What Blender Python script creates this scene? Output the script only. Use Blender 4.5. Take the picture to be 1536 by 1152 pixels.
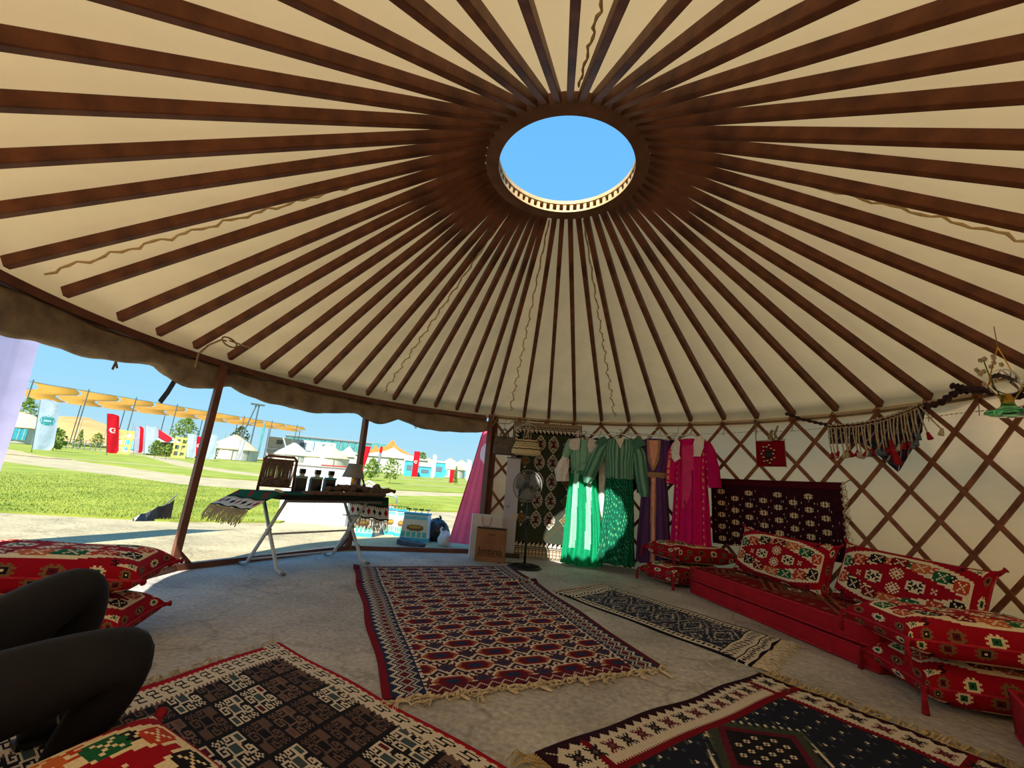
import bpy, math, random
import numpy as np
from mathutils import Vector, Matrix
random.seed(7); rng = np.random.default_rng(7)
C = bpy.context.scene.collection
PI = math.pi
for _o in list(bpy.data.objects): bpy.data.objects.remove(_o)

# ------------------------------------------------------------------ camera
IMG_W, IMG_H, FPX = 1536.0, 1152.0, 657.95
PITCH, ROLL = math.radians(13.096), math.radians(4.584)
YC = Vector((0.3223, 3.3240, 0.0))           # centre of the yurt
RW = 3.669                                    # radius of the eave ring
ZE = 2.078                                    # eave height
_cp, _sp = math.cos(PITCH), math.sin(PITCH)
_f = Vector((0, _cp, _sp)); _u0 = Vector((0, -_sp, _cp)); _r0 = Vector((1, 0, 0))
_c, _s = math.cos(ROLL), math.sin(ROLL)
RT = _r0 * _c + _u0 * _s; UP = -_r0 * _s + _u0 * _c
cam_d = bpy.data.cameras.new('camera'); cam = bpy.data.objects.new('camera', cam_d); C.objects.link(cam)
cam_d.sensor_width = 36.0; cam_d.lens = 36.0 * FPX / IMG_W; cam_d.clip_start = 0.03; cam_d.clip_end = 900
m = Matrix((RT, UP, -_f)).transposed().to_4x4(); m.translation = Vector((0, 0, 1.0)); cam.matrix_world = m
bpy.context.scene.camera = cam
# ------------------------------------------------------------------ sky, sun, exposure
vs = bpy.context.scene.view_settings
vs.view_transform = 'Standard'; vs.look = 'None'; vs.gamma = 1.0; vs.use_curve_mapping = False; vs.exposure = 0.14
world = bpy.data.worlds.new('sky'); bpy.context.scene.world = world; world.use_nodes = True
nt = world.node_tree; nt.nodes.clear()
_tc = nt.nodes.new('ShaderNodeTexCoord'); _sx = nt.nodes.new('ShaderNodeSeparateXYZ'); _cr = nt.nodes.new('ShaderNodeValToRGB')
_bg = nt.nodes.new('ShaderNodeBackground'); _wo = nt.nodes.new('ShaderNodeOutputWorld')
nt.links.new(_tc.outputs['Generated'], _sx.inputs[0]); nt.links.new(_sx.outputs['Z'], _cr.inputs[0])
e = _cr.color_ramp.elements; e[0].position = 0.0; e[0].color = (.50, .78, .88, 1); e[1].position = .75; e[1].color = (.15, .50, 1.0, 1)
_k = e.new(.12); _k.color = (.36, .72, .96, 1); _k = e.new(.4); _k.color = (.20, .58, 1.0, 1)
nt.links.new(_cr.outputs[0], _bg.inputs[0]); _bg.inputs[1].default_value = 0.94; nt.links.new(_bg.outputs[0], _wo.inputs[0])
SUN_DIR = Vector((0.88, 3.28, -3.44)).normalized()
sl = bpy.data.lights.new('sun', 'SUN'); sl.energy = 10.5; sl.angle = math.radians(.55); sl.color = (1.0, .93, .80)
sun = bpy.data.objects.new('sun', sl); C.objects.link(sun); sun.rotation_euler = SUN_DIR.to_track_quat('-Z', 'Y').to_euler(); sun.location = (0, 0, 30)

# ------------------------------------------------------------------ helpers: pixels of the photo to points at real depth
def ray(px, py): return _f + RT * ((px - 768) / FPX) - UP * ((py - 576) / FPX)
def gz(x, y): return .02 * max(0.0, math.hypot(x - YC.x, y - YC.y) - 9)
def fl(px, py, z=0.0):
    d = ray(px, py); t = (z - 1.0) / d.z; return Vector((d.x * t, d.y * t, z))
def atd(px, dist):                            # ground point at horizontal distance along the column px
    d = ray(px, 660 + px * .08); h = math.hypot(d.x, d.y); x, y = d.x / h * dist, d.y / h * dist
    return Vector((x, y, gz(x, y)))
def wallp(az, r, z=0.0):
    a = math.radians(az); return Vector((YC.x + r * math.sin(a), YC.y + r * math.cos(a), z))
# ------------------------------------------------------------------ helpers: objects
def lin(c):
    return tuple((x / 12.92 if x <= .04045 else ((x + .055) / 1.055) ** 2.4) for x in c)
def rgb(r, g, b): return lin((r / 255, g / 255, b / 255))
def tag(o, label=None, cat=None, group=None, kind=None):
    if label: o['label'] = label
    if cat: o['category'] = cat
    if group: o['group'] = group
    if kind: o['kind'] = kind
    return o
def thing(name, label, cat, loc=(0, 0, 0), rotz=0.0, group=None):
    o = bpy.data.objects.new(name, None); C.objects.link(o); o.empty_display_size = .1
    o.location = loc; o.rotation_euler = (0, 0, rotz); return tag(o, label, cat, group)
def copy_tree(o, parent=None):
    c = o.copy(); C.objects.link(c); c.parent = parent
    for ch in list(o.children): copy_tree(ch, c)
    return c
class MB:
    def __init__(s): s.v = []; s.f = []; s.c = []; s.cur = None
    def add(s, vs_, fs):
        n = len(s.v); s.v += [tuple(p) for p in vs_]; s.f += [tuple(i + n for i in q) for q in fs]; s.c += [s.cur] * len(fs); return s
    def box(s, c, d, rz=0.0, taper=1.0):
        hx, hy, hz = d[0] / 2, d[1] / 2, d[2] / 2; R = Matrix.Rotation(rz, 3, 'Z'); P = []
        for z in (-1, 1):
            k = 1 if z < 0 else taper
            for x, y in ((-1, -1), (1, -1), (1, 1), (-1, 1)): P.append(Vector(c) + R @ Vector((x * hx * k, y * hy * k, z * hz)))
        return s.add(P, [(3, 2, 1, 0), (4, 5, 6, 7), (0, 1, 5, 4), (1, 2, 6, 5), (2, 3, 7, 6), (3, 0, 4, 7)])
    def bar(s, a, b, w, h, up=(0, 0, 1)):
        a, b = Vector(a), Vector(b); t = (b - a).normalized(); u = Vector(up); x = t.cross(u).normalized(); u = x.cross(t); P = []
        for p in (a, b):
            for i, j in ((-1, -1), (1, -1), (1, 1), (-1, 1)): P.append(p + x * (i * w / 2) + u * (j * h / 2))
        return s.add(P, [(3, 2, 1, 0), (4, 5, 6, 7), (0, 1, 5, 4), (1, 2, 6, 5), (2, 3, 7, 6), (3, 0, 4, 7)])
    def tube(s, pts, r, n=6, cap=True, flat=1.0):
        pts = [Vector(p) for p in pts]; m = len(pts); rs = r if isinstance(r, (list, tuple)) else [r] * m; P = []; prev = None
        for i, p in enumerate(pts):
            t = (pts[min(i + 1, m - 1)] - pts[max(i - 1, 0)])
            t = t.normalized() if t.length > 1e-9 else Vector((0, 0, 1))
            if prev is None: prev = Vector((0, 0, 1)) if abs(t.z) < .9 else Vector((1, 0, 0))
            x = t.cross(prev); x = x.normalized() if x.length > 1e-6 else t.orthogonal().normalized(); y = x.cross(t); prev = y
            for k in range(n):
                a = 2 * PI * k / n; P.append(p + x * (rs[i] * math.cos(a)) + y * (rs[i] * flat * math.sin(a)))
        F = [(i * n + k, i * n + (k + 1) % n, (i + 1) * n + (k + 1) % n, (i + 1) * n + k) for i in range(m - 1) for k in range(n)]
        if cap: F += [tuple(range(n - 1, -1, -1)), tuple((m - 1) * n + k for k in range(n))]
        return s.add(P, F)
    def lathe(s, prof, n=24, c=(0, 0, 0), cap=False):
        P = [(c[0] + r * math.cos(2 * PI * k / n), c[1] + r * math.sin(2 * PI * k / n), c[2] + z) for r, z in prof for k in range(n)]; m = len(prof)
        F = [(i * n + k, i * n + (k + 1) % n, (i + 1) * n + (k + 1) % n, (i + 1) * n + k) for i in range(m - 1) for k in range(n)]
        if cap: F += [tuple(range(n - 1, -1, -1)), tuple((m - 1) * n + k for k in range(n))]
        return s.add(P, F)
    def ball(s, c, r, n=10, sz=(1, 1, 1)):
        prof = [(math.sin(PI * i / (n // 2 + 1)), -math.cos(PI * i / (n // 2 + 1))) for i in range(n // 2 + 2)]
        return s.add([(c[0] + r * sz[0] * max(a, .01) * math.cos(2 * PI * k / n), c[1] + r * sz[1] * max(a, .01) * math.sin(2 * PI * k / n), c[2] + r * sz[2] * b) for a, b in prof for k in range(n)],
                     [(i * n + k, i * n + (k + 1) % n, (i + 1) * n + (k + 1) % n, (i + 1) * n + k) for i in range(len(prof) - 1) for k in range(n)])
    def rings(s, R, closed=True, cap=False):
        n = len(R[0]); P = [p for r in R for p in r]; q = n if closed else n - 1
        F = [(i * n + k, i * n + (k + 1) % n, (i + 1) * n + (k + 1) % n, (i + 1) * n + k) for i in range(len(R) - 1) for k in range(q)]
        if cap: F += [tuple(range(n - 1, -1, -1)), tuple((len(R) - 1) * n + k for k in range(n))]
        return s.add(P, F)
    def prism(s, poly, th, fn):                # polygon (x, z) extruded along local y; fn maps (x, y, z) to a point
        n = len(poly); P = [fn(x, 0, z) for x, z in poly] + [fn(x, th, z) for x, z in poly]
        return s.add(P, [tuple(range(n)), tuple(range(2 * n - 1, n - 1, -1))] + [(i, i + n, (i + 1) % n + n, (i + 1) % n) for i in range(n)])
    def build(s, name, mat, parent=None, smooth=False, cols=False):
        me = bpy.data.meshes.new(name); me.from_pydata([tuple(p) for p in s.v], [], s.f); me.update()
        if smooth: me.polygons.foreach_set('use_smooth', [True] * len(me.polygons))
        if cols:
            at = me.color_attributes.new('Col', 'FLOAT_COLOR', 'CORNER'); d = []
            for q, c in zip(s.f, s.c):
                c = (.5, .5, .5) if c is None else tuple(float(x) for x in c)
                d += [x for _ in q for x in (*c[:3], 1.0)]
            at.data.foreach_set('color', d)
        o = bpy.data.objects.new(name, me); C.objects.link(o); o.data.materials.append(mat)
        if parent: o.parent = parent
        return o
def pgrid(name, P, col, mat, parent=None, smooth=True, skirt=None):
    """P (H+1, W+1, 3) points, col (H, W, 3) linear colour per woven cell."""
    P = np.asarray(P, float); col = np.asarray(col, float)
    if skirt is not None:
        P = np.pad(P, ((1, 1), (1, 1), (0, 0)), mode='edge'); P[0, :, 2] = P[-1, :, 2] = skirt; P[:, 0, 2] = P[:, -1, 2] = skirt
        col = np.pad(col, ((1, 1), (1, 1), (0, 0)), mode='edge')
    H, W = P.shape[0] - 1, P.shape[1] - 1
    idx = np.arange((H + 1) * (W + 1)).reshape(H + 1, W + 1)
    F = np.stack([idx[1:, :-1], idx[1:, 1:], idx[:-1, 1:], idx[:-1, :-1]], -1).reshape(-1, 4)
    me = bpy.data.meshes.new(name); me.vertices.add(P.shape[0] * P.shape[1]); me.vertices.foreach_set('co', P.reshape(-1))
    me.loops.add(F.size); me.loops.foreach_set('vertex_index', F.reshape(-1).astype(np.int32))
    me.polygons.add(len(F)); me.polygons.foreach_set('loop_start', np.arange(0, F.size, 4, dtype=np.int32))
    me.update(calc_edges=True)
    me.polygons.foreach_set('use_smooth', [smooth] * len(F))
    at = me.color_attributes.new('Col', 'FLOAT_COLOR', 'CORNER')
    c4 = np.concatenate([col.reshape(-1, 3), np.ones((H * W, 1))], 1); at.data.foreach_set('color', np.repeat(c4, 4, 0).reshape(-1).astype(np.float32))
    me.validate()
    o = bpy.data.objects.new(name, me); C.objects.link(o); me.materials.append(mat)
    if parent: o.parent = parent
    return o
def text(s, size, name, mat, parent, loc, rot, label=None, th=.001):
    cu = bpy.data.curves.new('t', 'FONT'); cu.body = s; cu.size = size; cu.extrude = th; cu.align_x = 'CENTER'; cu.align_y = 'CENTER'
    t = bpy.data.objects.new('t', cu); C.objects.link(t); bpy.context.view_layer.update()
    me = bpy.data.meshes.new_from_object(t.evaluated_get(bpy.context.evaluated_depsgraph_get())); bpy.data.objects.remove(t)
    o = bpy.data.objects.new(name, me); C.objects.link(o); me.materials.clear(); me.materials.append(mat)
    o.parent = parent; o.location = loc; o.rotation_euler = rot
    if label: o['label'] = label
    return o
# ------------------------------------------------------------------ materials
def mat(name, col, rough=.8, col2=None, scale=8.0, bump=.0, bscale=None, metal=0.0, transl=None, tfac=.5, stretch=(1, 1, 1), spec=.3, detail=5, attr=False, weave=0, emit=None, coord='Object', sheen=0):
    M = bpy.data.materials.new(name); M.use_nodes = True; n = M.node_tree; n.nodes.clear(); N = n.nodes.new; L = n.links.new
    out = N('ShaderNodeOutputMaterial'); b = N('ShaderNodeBsdfPrincipled'); b.inputs['Roughness'].default_value = rough; b.inputs['Metallic'].default_value = metal
    b.inputs['Specular IOR Level'].default_value = spec
    if sheen: b.inputs['Sheen Weight'].default_value = sheen
    tc = N('ShaderNodeTexCoord'); mp = N('ShaderNodeMapping'); mp.inputs['Scale'].default_value = stretch; L(tc.outputs[coord], mp.inputs[0])
    nz = N('ShaderNodeTexNoise'); nz.inputs['Scale'].default_value = scale; nz.inputs['Detail'].default_value = detail; L(mp.outputs[0], nz.inputs['Vector'])
    if attr:
        a = N('ShaderNodeAttribute'); a.attribute_name = 'Col'; mx = N('ShaderNodeMix'); mx.data_type = 'RGBA'; mx.blend_type = 'MULTIPLY'
        mr = N('ShaderNodeMapRange'); mr.inputs['To Min'].default_value = .72; mr.inputs['To Max'].default_value = 1.25; L(nz.outputs[0], mr.inputs[0])
        mx.inputs[0].default_value = 1; L(a.outputs['Color'], mx.inputs[6]); L(mr.outputs[0], mx.inputs[7]); colout = mx.outputs[2]
    else:
        c2 = col2 or tuple(x * .7 for x in col[:3]); r = N('ShaderNodeValToRGB'); r.color_ramp.elements[0].position = .32; r.color_ramp.elements[1].position = .68
        r.color_ramp.elements[0].color = (*c2, 1); r.color_ramp.elements[1].color = (*col[:3], 1); L(nz.outputs[0], r.inputs[0]); colout = r.outputs[0]
    L(colout, b.inputs['Base Color']); hsrc = nz.outputs[0]
    if bump:
        bp = N('ShaderNodeBump'); bp.inputs['Strength'].default_value = bump; bp.inputs['Distance'].default_value = .01
        n2 = N('ShaderNodeTexNoise'); n2.inputs['Scale'].default_value = bscale or scale * 3; n2.inputs['Detail'].default_value = 4; L(mp.outputs[0], n2.inputs['Vector']); L(n2.outputs[0], bp.inputs['Height'])
        L(bp.outputs[0], b.inputs['Normal'])
    if transl:
        t = N('ShaderNodeBsdfTranslucent'); t.inputs[0].default_value = (*transl, 1); mxs = N('ShaderNodeMixShader'); mxs.inputs[0].default_value = tfac
        if attr or transl == 'col': L(colout, t.inputs[0])
        L(b.outputs[0], mxs.inputs[1]); L(t.outputs[0], mxs.inputs[2]); L(mxs.outputs[0], out.inputs[0])
    else: L(b.outputs[0], out.inputs[0])
    return M
M = {}
M['canvas'] = mat('roof canvas', rgb(228, 203, 152), .95, rgb(214, 186, 134), 3.0, .7, 9, transl=(.56, .415, .22), tfac=.23)
M['wallcanvas'] = mat('wall canvas', rgb(220, 196, 162), .95, rgb(206, 180, 146), 5.0, .5, 120, transl=(.97, .79, .58), tfac=.64, stretch=(1, 1, 4))
M['rollcanvas'] = mat('rolled canvas', rgb(150, 132, 108), .95, rgb(112, 96, 78), 7, .6, 40)
M['wood'] = mat('stained wood', rgb(122, 72, 44), .5, rgb(80, 42, 24), 6, .3, 30, stretch=(1, 1, 1))
M['lattwood'] = mat('lattice wood', rgb(150, 98, 68), .6, rgb(112, 66, 42), 9, .3, 30)
M['steel'] = mat('brown painted steel', rgb(112, 70, 52), .45, rgb(92, 54, 40), 5, .15, 30, spec=.4)
M['crown'] = mat('crown wood', rgb(112, 78, 58), .5, rgb(90, 58, 40), 7, .2, 30)
M['palewood'] = mat('pale crown wood', rgb(214, 184, 138), .6, rgb(190, 155, 110), 12)
M['grass'] = mat('lawn', rgb(138, 148, 58), 1, rgb(110, 126, 42), .8, .8, 20, detail=8)
M['kerb'] = mat('pale path', rgb(166, 156, 126), .95, rgb(148, 138, 110), 1.5, .3, 10)
M['rugc'] = mat('kilim wool', (1, 1, 1), .95, scale=160, bump=.35, bscale=260, attr=True, spec=.1)
M['cushc'] = mat('kilim cushion', (1, 1, 1), .92, scale=120, bump=.3, bscale=260, attr=True, spec=.1)
M['fringe'] = mat('cream fringe', rgb(205, 192, 168), .95, rgb(160, 145, 120), 40)
M['goldfringe'] = mat('straw fringe', rgb(190, 172, 128), .95, rgb(150, 132, 92), 40)
M['redtassel'] = mat('red tassel', rgb(165, 22, 42), .9, rgb(120, 10, 28), 40)
M['redcloth'] = mat('red cotton', rgb(176, 10, 34), .85, rgb(150, 6, 26), 6, .2, 60)
M['pipe'] = mat('crimson piping', rgb(190, 40, 62), .85, rgb(150, 20, 44), 30)
M['black'] = mat('black plastic', rgb(28, 28, 30), .4, rgb(20, 20, 22), 5)
M['grey'] = mat('grey plastic', rgb(120, 122, 124), .5, rgb(100, 102, 104), 5)
M['white'] = mat('white plastic', rgb(225, 226, 228), .5, rgb(210, 210, 214), 3)
M['whitesteel'] = mat('white painted tube', rgb(196, 202, 202), .35, rgb(180, 186, 188), 5, spec=.5)
M['rope'] = mat('hemp rope', rgb(170, 150, 118), .95, rgb(120, 100, 74), 60)
M['darkrope'] = mat('dark braid', rgb(78, 46, 54), .95, rgb(30, 26, 38), 50, .5, 90)
M['brownwool'] = mat('brown wool', rgb(124, 102, 90), .95, rgb(78, 62, 54), 60, .5, 120)
M['cloth'] = mat('coloured cloth', (1, 1, 1), .9, scale=25, bump=.15, bscale=90, attr=True, spec=.15)
M['sheer'] = mat('sheer cloth', (1, 1, 1), .7, scale=25, attr=True, transl=(1, 1, 1), tfac=.3, spec=.2)
M['flagcloth'] = mat('flag cloth', (1, 1, 1), .8, scale=4, attr=True, transl=(1, 1, 1), tfac=.4, spec=.2)
M['leaf'] = mat('leaf green', rgb(120, 140, 60), .8, rgb(80, 108, 40), 5, transl=(.3, .4, .08), tfac=.25)
M['bark'] = mat('bark', rgb(110, 92, 70), .9, rgb(80, 64, 48), 20)
M['pole'] = mat('galvanised pole', rgb(96, 108, 112), .5, rgb(76, 88, 92), 5, metal=.2)
M['sail'] = mat('ochre shade net', rgb(232, 190, 122), .9, rgb(222, 174, 100), .6, transl=(.95, .72, .36), tfac=.5)
M['tent'] = mat('cream tent canvas', rgb(198, 186, 154), .9, rgb(184, 170, 138), 1)
M['tentwhite'] = mat('white marquee', rgb(190, 188, 180), .9, rgb(176, 176, 172), 1)
M['cyan'] = mat('cyan print', rgb(70, 170, 190), .7, rgb(50, 150, 175), 2)
M['orange'] = mat('orange canvas', rgb(214, 118, 56), .9, rgb(196, 102, 44), 1)
M['hill'] = mat('dry field', rgb(190, 150, 96), 1, rgb(170, 132, 78), .1)
M['teal'] = mat('teal glass', rgb(80, 150, 150), .25, rgb(60, 120, 125), .6, spec=.6)
M['fence'] = mat('fence metal', rgb(150, 155, 150), .6, rgb(130, 135, 130), 2)
M['cardboard'] = mat('brown cardboard', rgb(142, 104, 78), .85, rgb(126, 90, 66), 5)
M['ink'] = mat('dark green print', rgb(48, 50, 34), .8, rgb(36, 38, 26), 10)
M['inkred'] = mat('red print', rgb(170, 50, 40), .8, rgb(150, 40, 34), 10)
M['navy'] = mat('navy glass', rgb(22, 30, 48), .2, rgb(14, 20, 34), 5, spec=.6)
M['slate'] = mat('slate blue card', rgb(96, 110, 126), .7, rgb(80, 94, 112), 6)
M['palecyan'] = mat('pale cyan card', rgb(176, 214, 220), .6, rgb(150, 196, 206), 6)
M['lampshade'] = mat('grey lamp shade', rgb(160, 162, 156), .9, rgb(140, 142, 136), 10, transl=(.4, .4, .38), tfac=.2)
M['skin'] = mat('skin', rgb(206, 158, 130), .6, rgb(190, 140, 112), 8)
M['legging'] = mat('black stretch cloth', rgb(20, 24, 36), .85, rgb(16, 19, 29), 12, .15, 80)
M['hair'] = mat('brown hair', rgb(52, 36, 26), .6, rgb(34, 22, 16), 30, .5, 60, stretch=(1, 1, .2))
M['trash'] = mat('black film bag', rgb(24, 24, 26), .25, rgb(16, 16, 18), 9, .6, 14, spec=.7)
M['whitebag'] = mat('white film bag', rgb(214, 218, 224), .4, rgb(196, 202, 210), 9, .6, 14)
M['mat'] = mat('grey felt', rgb(84, 92, 104), .95, rgb(62, 68, 78), 15)
M['greytote'] = mat('grey felt tote', rgb(112, 104, 98), .95, rgb(84, 78, 74), 20, .3, 80)
M['brass'] = mat('brass', rgb(200, 160, 70), .25, rgb(170, 130, 50), 6, metal=.9)
def glass(name, col, rough=.05):
    g = bpy.data.materials.new(name); g.use_nodes = True; b = g.node_tree.nodes['Principled BSDF']
    b.inputs['Base Color'].default_value = (*col, 1); b.inputs['Roughness'].default_value = rough; b.inputs['Transmission Weight'].default_value = 1; b.inputs['IOR'].default_value = 1.35; return g
M['greenglass'] = glass('green glass', (.12, .6, .28)); M['clearglass'] = glass('clear glass', (.92, .95, .95))
def floor_mat(nm, ca, cb):
    Mt = bpy.data.materials.new(nm); Mt.use_nodes = True; n = Mt.node_tree; N = n.nodes.new; L = n.links.new; b = n.nodes['Principled BSDF']
    tc = N('ShaderNodeTexCoord'); g = N('ShaderNodeTexNoise'); g.inputs['Scale'].default_value = 1.4; g.inputs['Detail'].default_value = 9; L(tc.outputs['Object'], g.inputs[0])
    r = N('ShaderNodeValToRGB'); r.color_ramp.elements[0].position = .3; r.color_ramp.elements[1].position = .72
    r.color_ramp.elements[0].color = (*rgb(*ca), 1); r.color_ramp.elements[1].color = (*rgb(*cb), 1); L(g.outputs[0], r.inputs[0])
    f = N('ShaderNodeTexNoise'); f.inputs['Scale'].default_value = 34; f.inputs['Detail'].default_value = 6; L(tc.outputs['Object'], f.inputs[0])
    mr = N('ShaderNodeMapRange'); mr.inputs['From Min'].default_value = .25; mr.inputs['From Max'].default_value = .75; mr.inputs['To Min'].default_value = .62; mr.inputs['To Max'].default_value = 1.18; L(f.outputs[0], mr.inputs[0])
    mx = N('ShaderNodeMix'); mx.data_type = 'RGBA'; mx.blend_type = 'MULTIPLY'; mx.inputs[0].default_value = 1; L(r.outputs[0], mx.inputs[6]); L(mr.outputs[0], mx.inputs[7])
    cr = N('ShaderNodeTexVoronoi'); cr.feature = 'DISTANCE_TO_EDGE'; cr.inputs['Scale'].default_value = .9
    wn = N('ShaderNodeTexNoise'); wn.inputs['Scale'].default_value = 2.5; wn.inputs['Detail'].default_value = 5; L(tc.outputs['Object'], wn.inputs[0])
    ad = N('ShaderNodeMix'); ad.data_type = 'RGBA'; ad.blend_type = 'LINEAR_LIGHT'; ad.inputs[0].default_value = .35; L(tc.outputs['Object'], ad.inputs[6]); L(wn.outputs[1], ad.inputs[7]); L(ad.outputs[2], cr.inputs['Vector'])
    r2 = N('ShaderNodeValToRGB'); r2.color_ramp.elements[0].position = .0; r2.color_ramp.elements[1].position = .02; r2.color_ramp.elements[0].color = (.62, .6, .56, 1); r2.color_ramp.elements[1].color = (1, 1, 1, 1); L(cr.outputs['Distance'], r2.inputs[0])
    m2 = N('ShaderNodeMix'); m2.data_type = 'RGBA'; m2.blend_type = 'MULTIPLY'; m2.inputs[0].default_value = .7; L(mx.outputs[2], m2.inputs[6]); L(r2.outputs[0], m2.inputs[7]); L(m2.outputs[2], b.inputs['Base Color'])
    b.inputs['Roughness'].default_value = .75; b.inputs['Specular IOR Level'].default_value = .25
    mu = N('ShaderNodeTexMusgrave') if False else N('ShaderNodeTexNoise'); mu.inputs['Scale'].default_value = 11; mu.inputs['Detail'].default_value = 8; L(tc.outputs['Object'], mu.inputs[0])
    bp = N('ShaderNodeBump'); bp.inputs['Strength'].default_value = .75; bp.inputs['Distance'].default_value = .03; L(mu.outputs[0], bp.inputs['Height']); L(bp.outputs[0], b.inputs['Normal']); return Mt
M['floor'] = floor_mat('concrete with skylight tint', (152, 149, 146), (202, 198, 192)); M['paving'] = floor_mat('stamped concrete with sun tint', (146, 136, 108), (186, 174, 140))  # one slab: cool skylight painted into the inside colour, warm sun into the outside
def struct(o): o['kind'] = 'structure'; return o

# ================================================================== GROUND
def disc(r0, r1, nr, na, zf):
    mb = MB(); R = []
    for i in range(nr + 1):
        r = r0 + (r1 - r0) * (i / nr) ** 2
        R.append([(YC.x + r * math.sin(2 * PI * k / na), YC.y + r * math.cos(2 * PI * k / na), zf(YC.x + r * math.sin(2 * PI * k / na), YC.y + r * math.cos(2 * PI * k / na))) for k in range(na)])
    return mb.rings(R)
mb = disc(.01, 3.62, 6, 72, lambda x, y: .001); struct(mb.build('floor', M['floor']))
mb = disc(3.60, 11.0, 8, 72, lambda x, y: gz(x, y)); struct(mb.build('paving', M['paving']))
mb = disc(10.9, 260, 40, 96, lambda x, y: gz(x, y) - .02); struct(mb.build('ground', M['kerb']))
def area(name, poly, mt, dz, cell=2.0):
    """flat piece of ground cut to a polygon and laid on the gently rising site, with a small vertical edge"""
    import bmesh
    bm = bmesh.new(); vs_ = [bm.verts.new((x, y, 0)) for x, y in poly]; bm.faces.new(vs_)
    xs = [p[0] for p in poly]; ys = [p[1] for p in poly]
    step = cell
    for ax, lo, hi in ((0, min(xs), max(xs)), (1, min(ys), max(ys))):
        k = lo + step
        while k < hi:
            co = [0, 0, 0]; co[ax] = k; no = [0, 0, 0]; no[ax] = 1
            bmesh.ops.bisect_plane(bm, geom=bm.verts[:] + bm.edges[:] + bm.faces[:], plane_co=co, plane_no=no); k += step
    for v in bm.verts: v.co.z = gz(v.co.x, v.co.y) + dz
    bmesh.ops.recalc_face_normals(bm, faces=bm.faces[:])
    if sum(f.normal.z for f in bm.faces) < 0: bmesh.ops.reverse_faces(bm, faces=bm.faces[:])
    ed = [e_ for e_ in bm.edges if e_.is_boundary]; r = bmesh.ops.extrude_edge_only(bm, edges=ed)
    for v in [g for g in r['geom'] if isinstance(g, bmesh.types.BMVert)]: v.co.z -= dz + .03
    me = bpy.data.meshes.new(name); bm.to_mesh(me); bm.free(); o = bpy.data.objects.new(name, me); C.objects.link(o); me.materials.append(mt); return o
L1 = [(-30, -4), (-14, 4.9), (-7.6, 7.1), (-5.4, 7.6), (-4.1, 8.6), (-4.5, 13), (-6.5, 17.0), (-11.2, 15.7), (-12.9, 16.4), (-20.7, 18.6), (-45, 26)]
L2 = [(-3.6, 13.4), (-1.4, 15), (4, 18.4), (7, 28.5), (-2.2, 24.4), (-4.8, 20), (-5.9, 17.2)]
L3 = [(-14.8, 21.6), (-6.2, 25.7), (-2.5, 28.9), (8, 35), (20, 150), (-110, 150), (-110, 62), (-36.7, 33.6), (-28.4, 27.8)]
struct(area('lawn', L1, M['grass'], .03)); struct(area('lawn', L2, M['grass'], .03)); struct(area('lawn', L3, M['grass'], .03, 8))
def strip(name, pts, w, mt, dz):
    mb = MB(); R = []
    P = []
    for a, b in zip(pts[:-1], pts[1:]):
        n = max(1, int((Vector(b) - Vector(a)).length / 3))
        P += [Vector(a).lerp(Vector(b), i / n) for i in range(n)]
    P.append(Vector(pts[-1]))
    for i, p in enumerate(P):
        t = (P[min(i + 1, len(P) - 1)] - P[max(0, i - 1)]).normalized(); nn = Vector((-t.y, t.x)) * (w / 2)
        a, b = p + nn, p - nn; R.append([(a.x, a.y, gz(*a) + dz - .05), (a.x, a.y, gz(*a) + dz), (b.x, b.y, gz(*b) + dz), (b.x, b.y, gz(*b) + dz - .05)])
    return struct(mb.rings(R, True).build(name, mt))
strip('path', [(-60, 62), (-39.3, 50.7), (-22.8, 32.9), (-16.1, 28.4), (-7, 26.2)], 2.0, M['kerb'], .05)
strip('kerb', [(-50, 25), (-25.9, 26.2), (-22.7, 28.0), (-17.0, 31.5)], .5, M['kerb'], .05)
strip('kerb', [(-8, 35), (-2, 40), (6, 46)], .8, M['kerb'], .05)
strip('kerb', [(-14, 48), (-4, 58), (8, 68)], 1.2, M['kerb'], .05)
strip('kerb', [(-40, 60), (-20, 62), (8, 84)], 1.6, M['kerb'], .05)
# short grass blades on the near lawn (nobody could count them)
def inpoly(x, y, poly):
    c = False; j = len(poly) - 1
    for i in range(len(poly)):
        if (poly[i][1] > y) != (poly[j][1] > y) and x < (poly[j][0] - poly[i][0]) * (y - poly[i][1]) / (poly[j][1] - poly[i][1]) + poly[i][0]: c = not c
        j = i
    return c
mb = MB(); cnt = 0
while cnt < 42000:
    x = random.uniform(-15, -2); y = random.uniform(6.5, 17)
    if random.random() > (8.5 / math.hypot(x, y)) ** 2 or not (inpoly(x, y, L1) or inpoly(x, y, L2)) or (x > -4.9 and 8.5 < y < 9.7): continue
    a = random.uniform(0, PI); h = random.uniform(.015, .040); w = .008; z = gz(x, y) + .028; lx, ly = random.uniform(-.02, .02), random.uniform(-.02, .02)
    mb.add([(x - w * math.cos(a), y - w * math.sin(a), z), (x + w * math.cos(a), y + w * math.sin(a), z), (x + lx, y + ly, z + h)], [(0, 1, 2)]); cnt += 1
g = mb.build('grass_blades', M['grass']); tag(g, 'short green grass blades covering the near lawn outside', 'grass', kind='stuff')

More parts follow.
